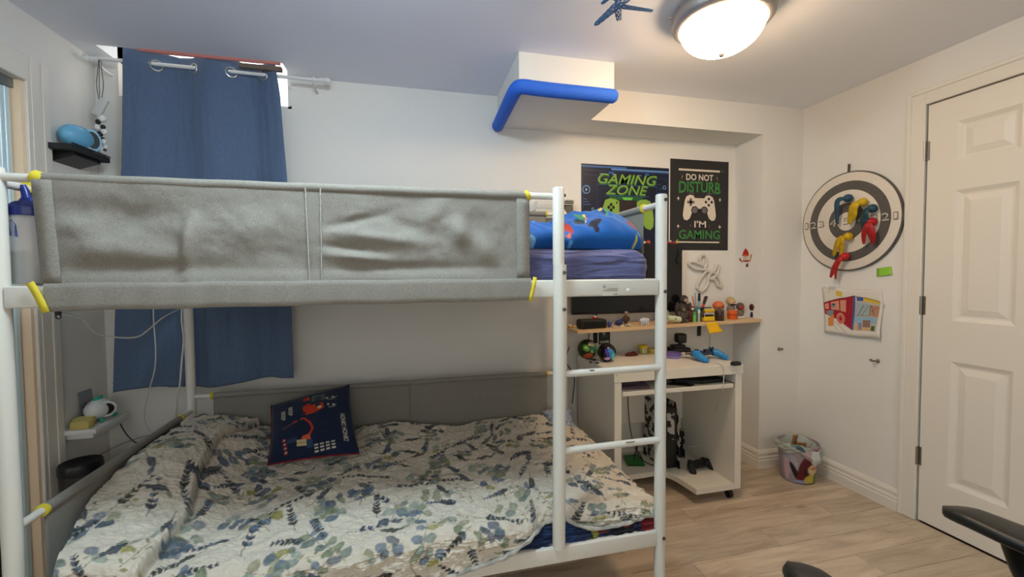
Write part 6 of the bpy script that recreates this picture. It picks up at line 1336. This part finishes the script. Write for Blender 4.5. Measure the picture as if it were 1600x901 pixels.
pr = Print(lambda u, v, h=0: Vector((-1.352+(.0665+h)*math.sin(u), 2.085-(.0665+h)*math.cos(u), v))); pr.h = .0006; pr.rect(.0, .335, .55, .352, pm('#b8b8b4')); pr.rect(-.2, .30, .1, .312, pm('#b8b8b4')); pr.build('label_print', t)['kind'] = 'stuff'
# cords at the left corner
cord('ledge_cord', 'dark cord hanging from the teal and white device under the ledge', [(-1.36, 2.335, .585), (-1.352, 2.34, .54), (-1.335, 2.35, .49), (-1.30, 2.345, .455), (-1.25, 2.34, .445)], .0026, M_DCORD)
cord('bin_cord', 'thin grey cord running from the wall outlet to behind the black bin', [(-1.20, 2.40, .47), (-1.27, 2.37, .475), (-1.33, 2.30, .47), (-1.37, 2.22, .455), (-1.40, 2.17, .44)], .0020, MATS['grey_cord'])
t = thing('wall_plug', 'small white cable plug on the back wall just above the end guard', 'plug', at(215, 683, y=YB-.012)); p = at(215, 683, y=YB-.012); obj('body', box(nb(), p+Vector((-.05, -.006, -.008)), p+Vector((.03, .011, .008)), .004, 2), M_WHT, t); obj('cable_end', tube(nb(), [p+Vector((-.05, 0, 0)), p+Vector((-.075, -.01, .002))], .004, 8), M_WHT, t)
cord('charger_cable', 'white cord hanging in front of the curtain left of the back bed post', [at(240, 470, y=2.20), at(240, 500, y=2.20), at(243, 540, y=2.20), at(242, 575, y=2.21), at(233, 610, y=2.24), at(226, 640, y=2.28), at(227, 660, y=2.30), at(236, 676, y=2.30)], .0026, M_CORD)
cord('post_cord', 'white cord running down beside the back left bed post', [at(284, 466, y=2.225), at(284, 500, y=2.225), at(287, 530, y=2.225), at(284, 565, y=2.225), at(281, 600, y=2.23), at(277, 625, y=2.26), at(275, 650, y=2.30)], .0040, M_CORD)
cord('drooping_cable', 'pale cord drooping under the upper bunk at its left end', [at(72, 478, y=1.36), at(80, 485, y=1.40), at(105, 490, y=1.5), at(128, 498, y=1.6), at(140, 512, y=1.66), at(155, 522, y=1.72), at(185, 527, y=1.80), at(215, 526, y=1.86), at(232, 515, y=1.92), at(255, 496, y=2.0), at(280, 482, y=2.1), at(290, 472, y=2.16)], .0030, M_CORD)
p = at(91, 490, y=1.42); t = thing('cord_clip', 'tiny black clip on the drooping cord under the upper bunk', 'clip', p); obj('body', box(nb(), p+Vector((-.006, -.004, -.004)), p+Vector((.006, .004, .006)), .001, 1), M_BLK, t); obj('stem', tube(nb(), [p+Vector((0, 0, .004)), p+Vector((0, 0, .020))], .002, 8), M_BLK, t); obj('ring', tube(nb(), [p+Vector((.006*math.cos(a), 0, -.008+.006*math.sin(a))) for a in [2*math.pi*k/14 for k in range(14)]], .0016, 6, closed=True), M_BLK, t)
cord('bottle_cord', 'white looped cord hanging beside the bottle at the upper bunk corner', [(-.905, 1.352, 1.40), (-.907, 1.352, 1.365), (-.923, 1.352, 1.345), (-.928, 1.352, 1.315), (-.910, 1.352, 1.295), (-.902, 1.352, 1.33), (-.915, 1.352, 1.285), (-.905, 1.352, 1.262)], .0024, M_CORD)
# drinks bottle at the corner of the upper bunk
JX, JY, JZ = -.968, 1.362, 1.2315
t = thing('water_bottle', 'clear bottle with a dark blue spouted lid at the upper bunk left corner', 'bottle', (JX, JY, JZ)); jc = (JX, JY, JZ)
obj('body', lathe(nb(), [(.0, .001), (.036, .001), (.039, .004), (.040, .07), (.042, .175), (.040, .182), (.0, .182)], jc, 28), mat('frosted_bottle', (.62, .66, .72), .25, alpha=.62), t)
obj('liquid', lathe(nb(), [(0, .004), (.036, .004), (.0385, .07), (.0385, .085), (0, .085)], jc, 26), mat('olive_drink', hx('#8f9158'), .4), t)
NB = pm('#1a2a78', .3); obj('lid', lathe(nb(), [(.0445, .176), (.0455, .180), (.0450, .198), (.030, .212), (.020, .216), (.016, .224), (0, .224)], jc, 28), NB, t); obj('spout', tube(nb(), [(JX-.006, JY, JZ+.222), (JX-.008, JY, JZ+.238), (JX-.013, JY, JZ+.258)], [.010, .009, .006], 12), NB, t)
pr = Print(lambda u, v, h=0: Vector((JX+(.0415+h)*math.sin(u), JY-(.0415+h)*math.cos(u), JZ+v))); pr.poly([(-.5, .125), (.05, .120), (.0, .15), (-.25, .165), (-.5, .16)], pm('#4a5fa8', .4)); pr.build('printed_mark', t)
# pale box on the wall seen past the ladder top
t = thing('wall_box', 'pale box with folded grey papers seen between guard and ladder top on the back wall', 'box', (.80, 2.40, 1.585))
a = at(836, 318, y=2.37); b = at(883, 345, y=2.37)
obj('body', box(nb(), (a.x, 2.36, 1.575), (b.x, 2.425, a.z-.03), .006, 2), pm('#c8c8c2', .5), t)
bm = nb(); 
b2 = at(897, 345, y=2.37)
obj('papers', box(nb(), (b.x, 2.365, 1.575), (b2.x-.004, 2.42, 1.655), .008, 2), pm('#5f5a54', .7), t)
for k in range(3): obj('sheet', box(nb(), (b.x-.02+.012*k, 2.362, 1.657+.012*k), (b2.x-.002, 2.42, 1.665+.012*k), .002, 1), pm('#b4aea6' if k != 1 else '#8a857e', .7), t)
obj('clear_wrap', box(nb(), (a.x+.005, 2.362, a.z-.029), (b.x-.02, 2.42, a.z+.02), .012, 3), mat('clear_wrap', (.8, .82, .82), .15, alpha=.35, bump=.8, bscale=25), t)
# =====================================================================  3D-PEN AIRPLANE UNDER THE CEILING
t = thing('wire_airplane', 'small blue lattice model airplane stuck under the ceiling left of the lamp', 'model airplane', (.80, 1.53, 2.20))
MB = mat('blue_filament', hx('#3f6d9c'), .4)
ZP = 2.225
tip, tail = at(930, 39, z=ZP), at(972, 2, z=ZP)
tail = tip+(tail-tip)*1.35; ax = (tail-tip).normalized(); sd = ax.cross(Vector((0, 0, 1))).normalized(); up = Vector((0, 0, 1))
def lat(nm, a, b, r0, r1, n=12, fl=.5):
    d = (b-a); u = d.normalized(); s1 = u.cross(up).normalized(); s2 = up
    bm = nb(); k6 = 6; rr_ = []
    for i in range(n+1):
        f = i/n; r_ = r0+(r1-r0)*f; r_ = r_*(1 if 0 < i else .5); rr_.append([a+d*f+(s1*math.cos(q)+s2*fl*math.sin(q))*r_ for q in [2*math.pi*(k+.5*(i % 2))/k6 for k in range(k6)]])
    for k in range(k6):
        for st in (0, 1): tube(bm, [rr_[i][(k+(st*i if st else -i)//2) % k6] for i in range(n+1)], .0015, 5)
    for i in range(0, n+1, 2): tube(bm, rr_[i], .0010, 5, closed=True)
    o = obj(nm, bm, MB, t, 60); o['kind'] = 'stuff'; return o
lat('fuselage', tip, tail, .009, .022, 16)
root = tip+(tail-tip)*.62; lat('wing', root+sd*.0, at(967, 31, z=ZP), .014, .009, 6, .25)
lat('wing', root-sd*.012, root-sd*.14+ax*.03, .012, .006, 8, .25); lat('wing', at(940, 6, z=ZP), at(955, -6, z=ZP), .006, .008, 6, .25)
for q in (.70, .78): a_ = tip+(tail-tip)*q; obj('propeller', tube(nb(), [a_+sd*.012, a_+sd*.035+ax*.004], .003, 6), MB, t)
obj('hanging_thread', tube(nb(), [root+up*.008, Vector((root.x, root.y, ZC))], .0008, 5), MB, t)
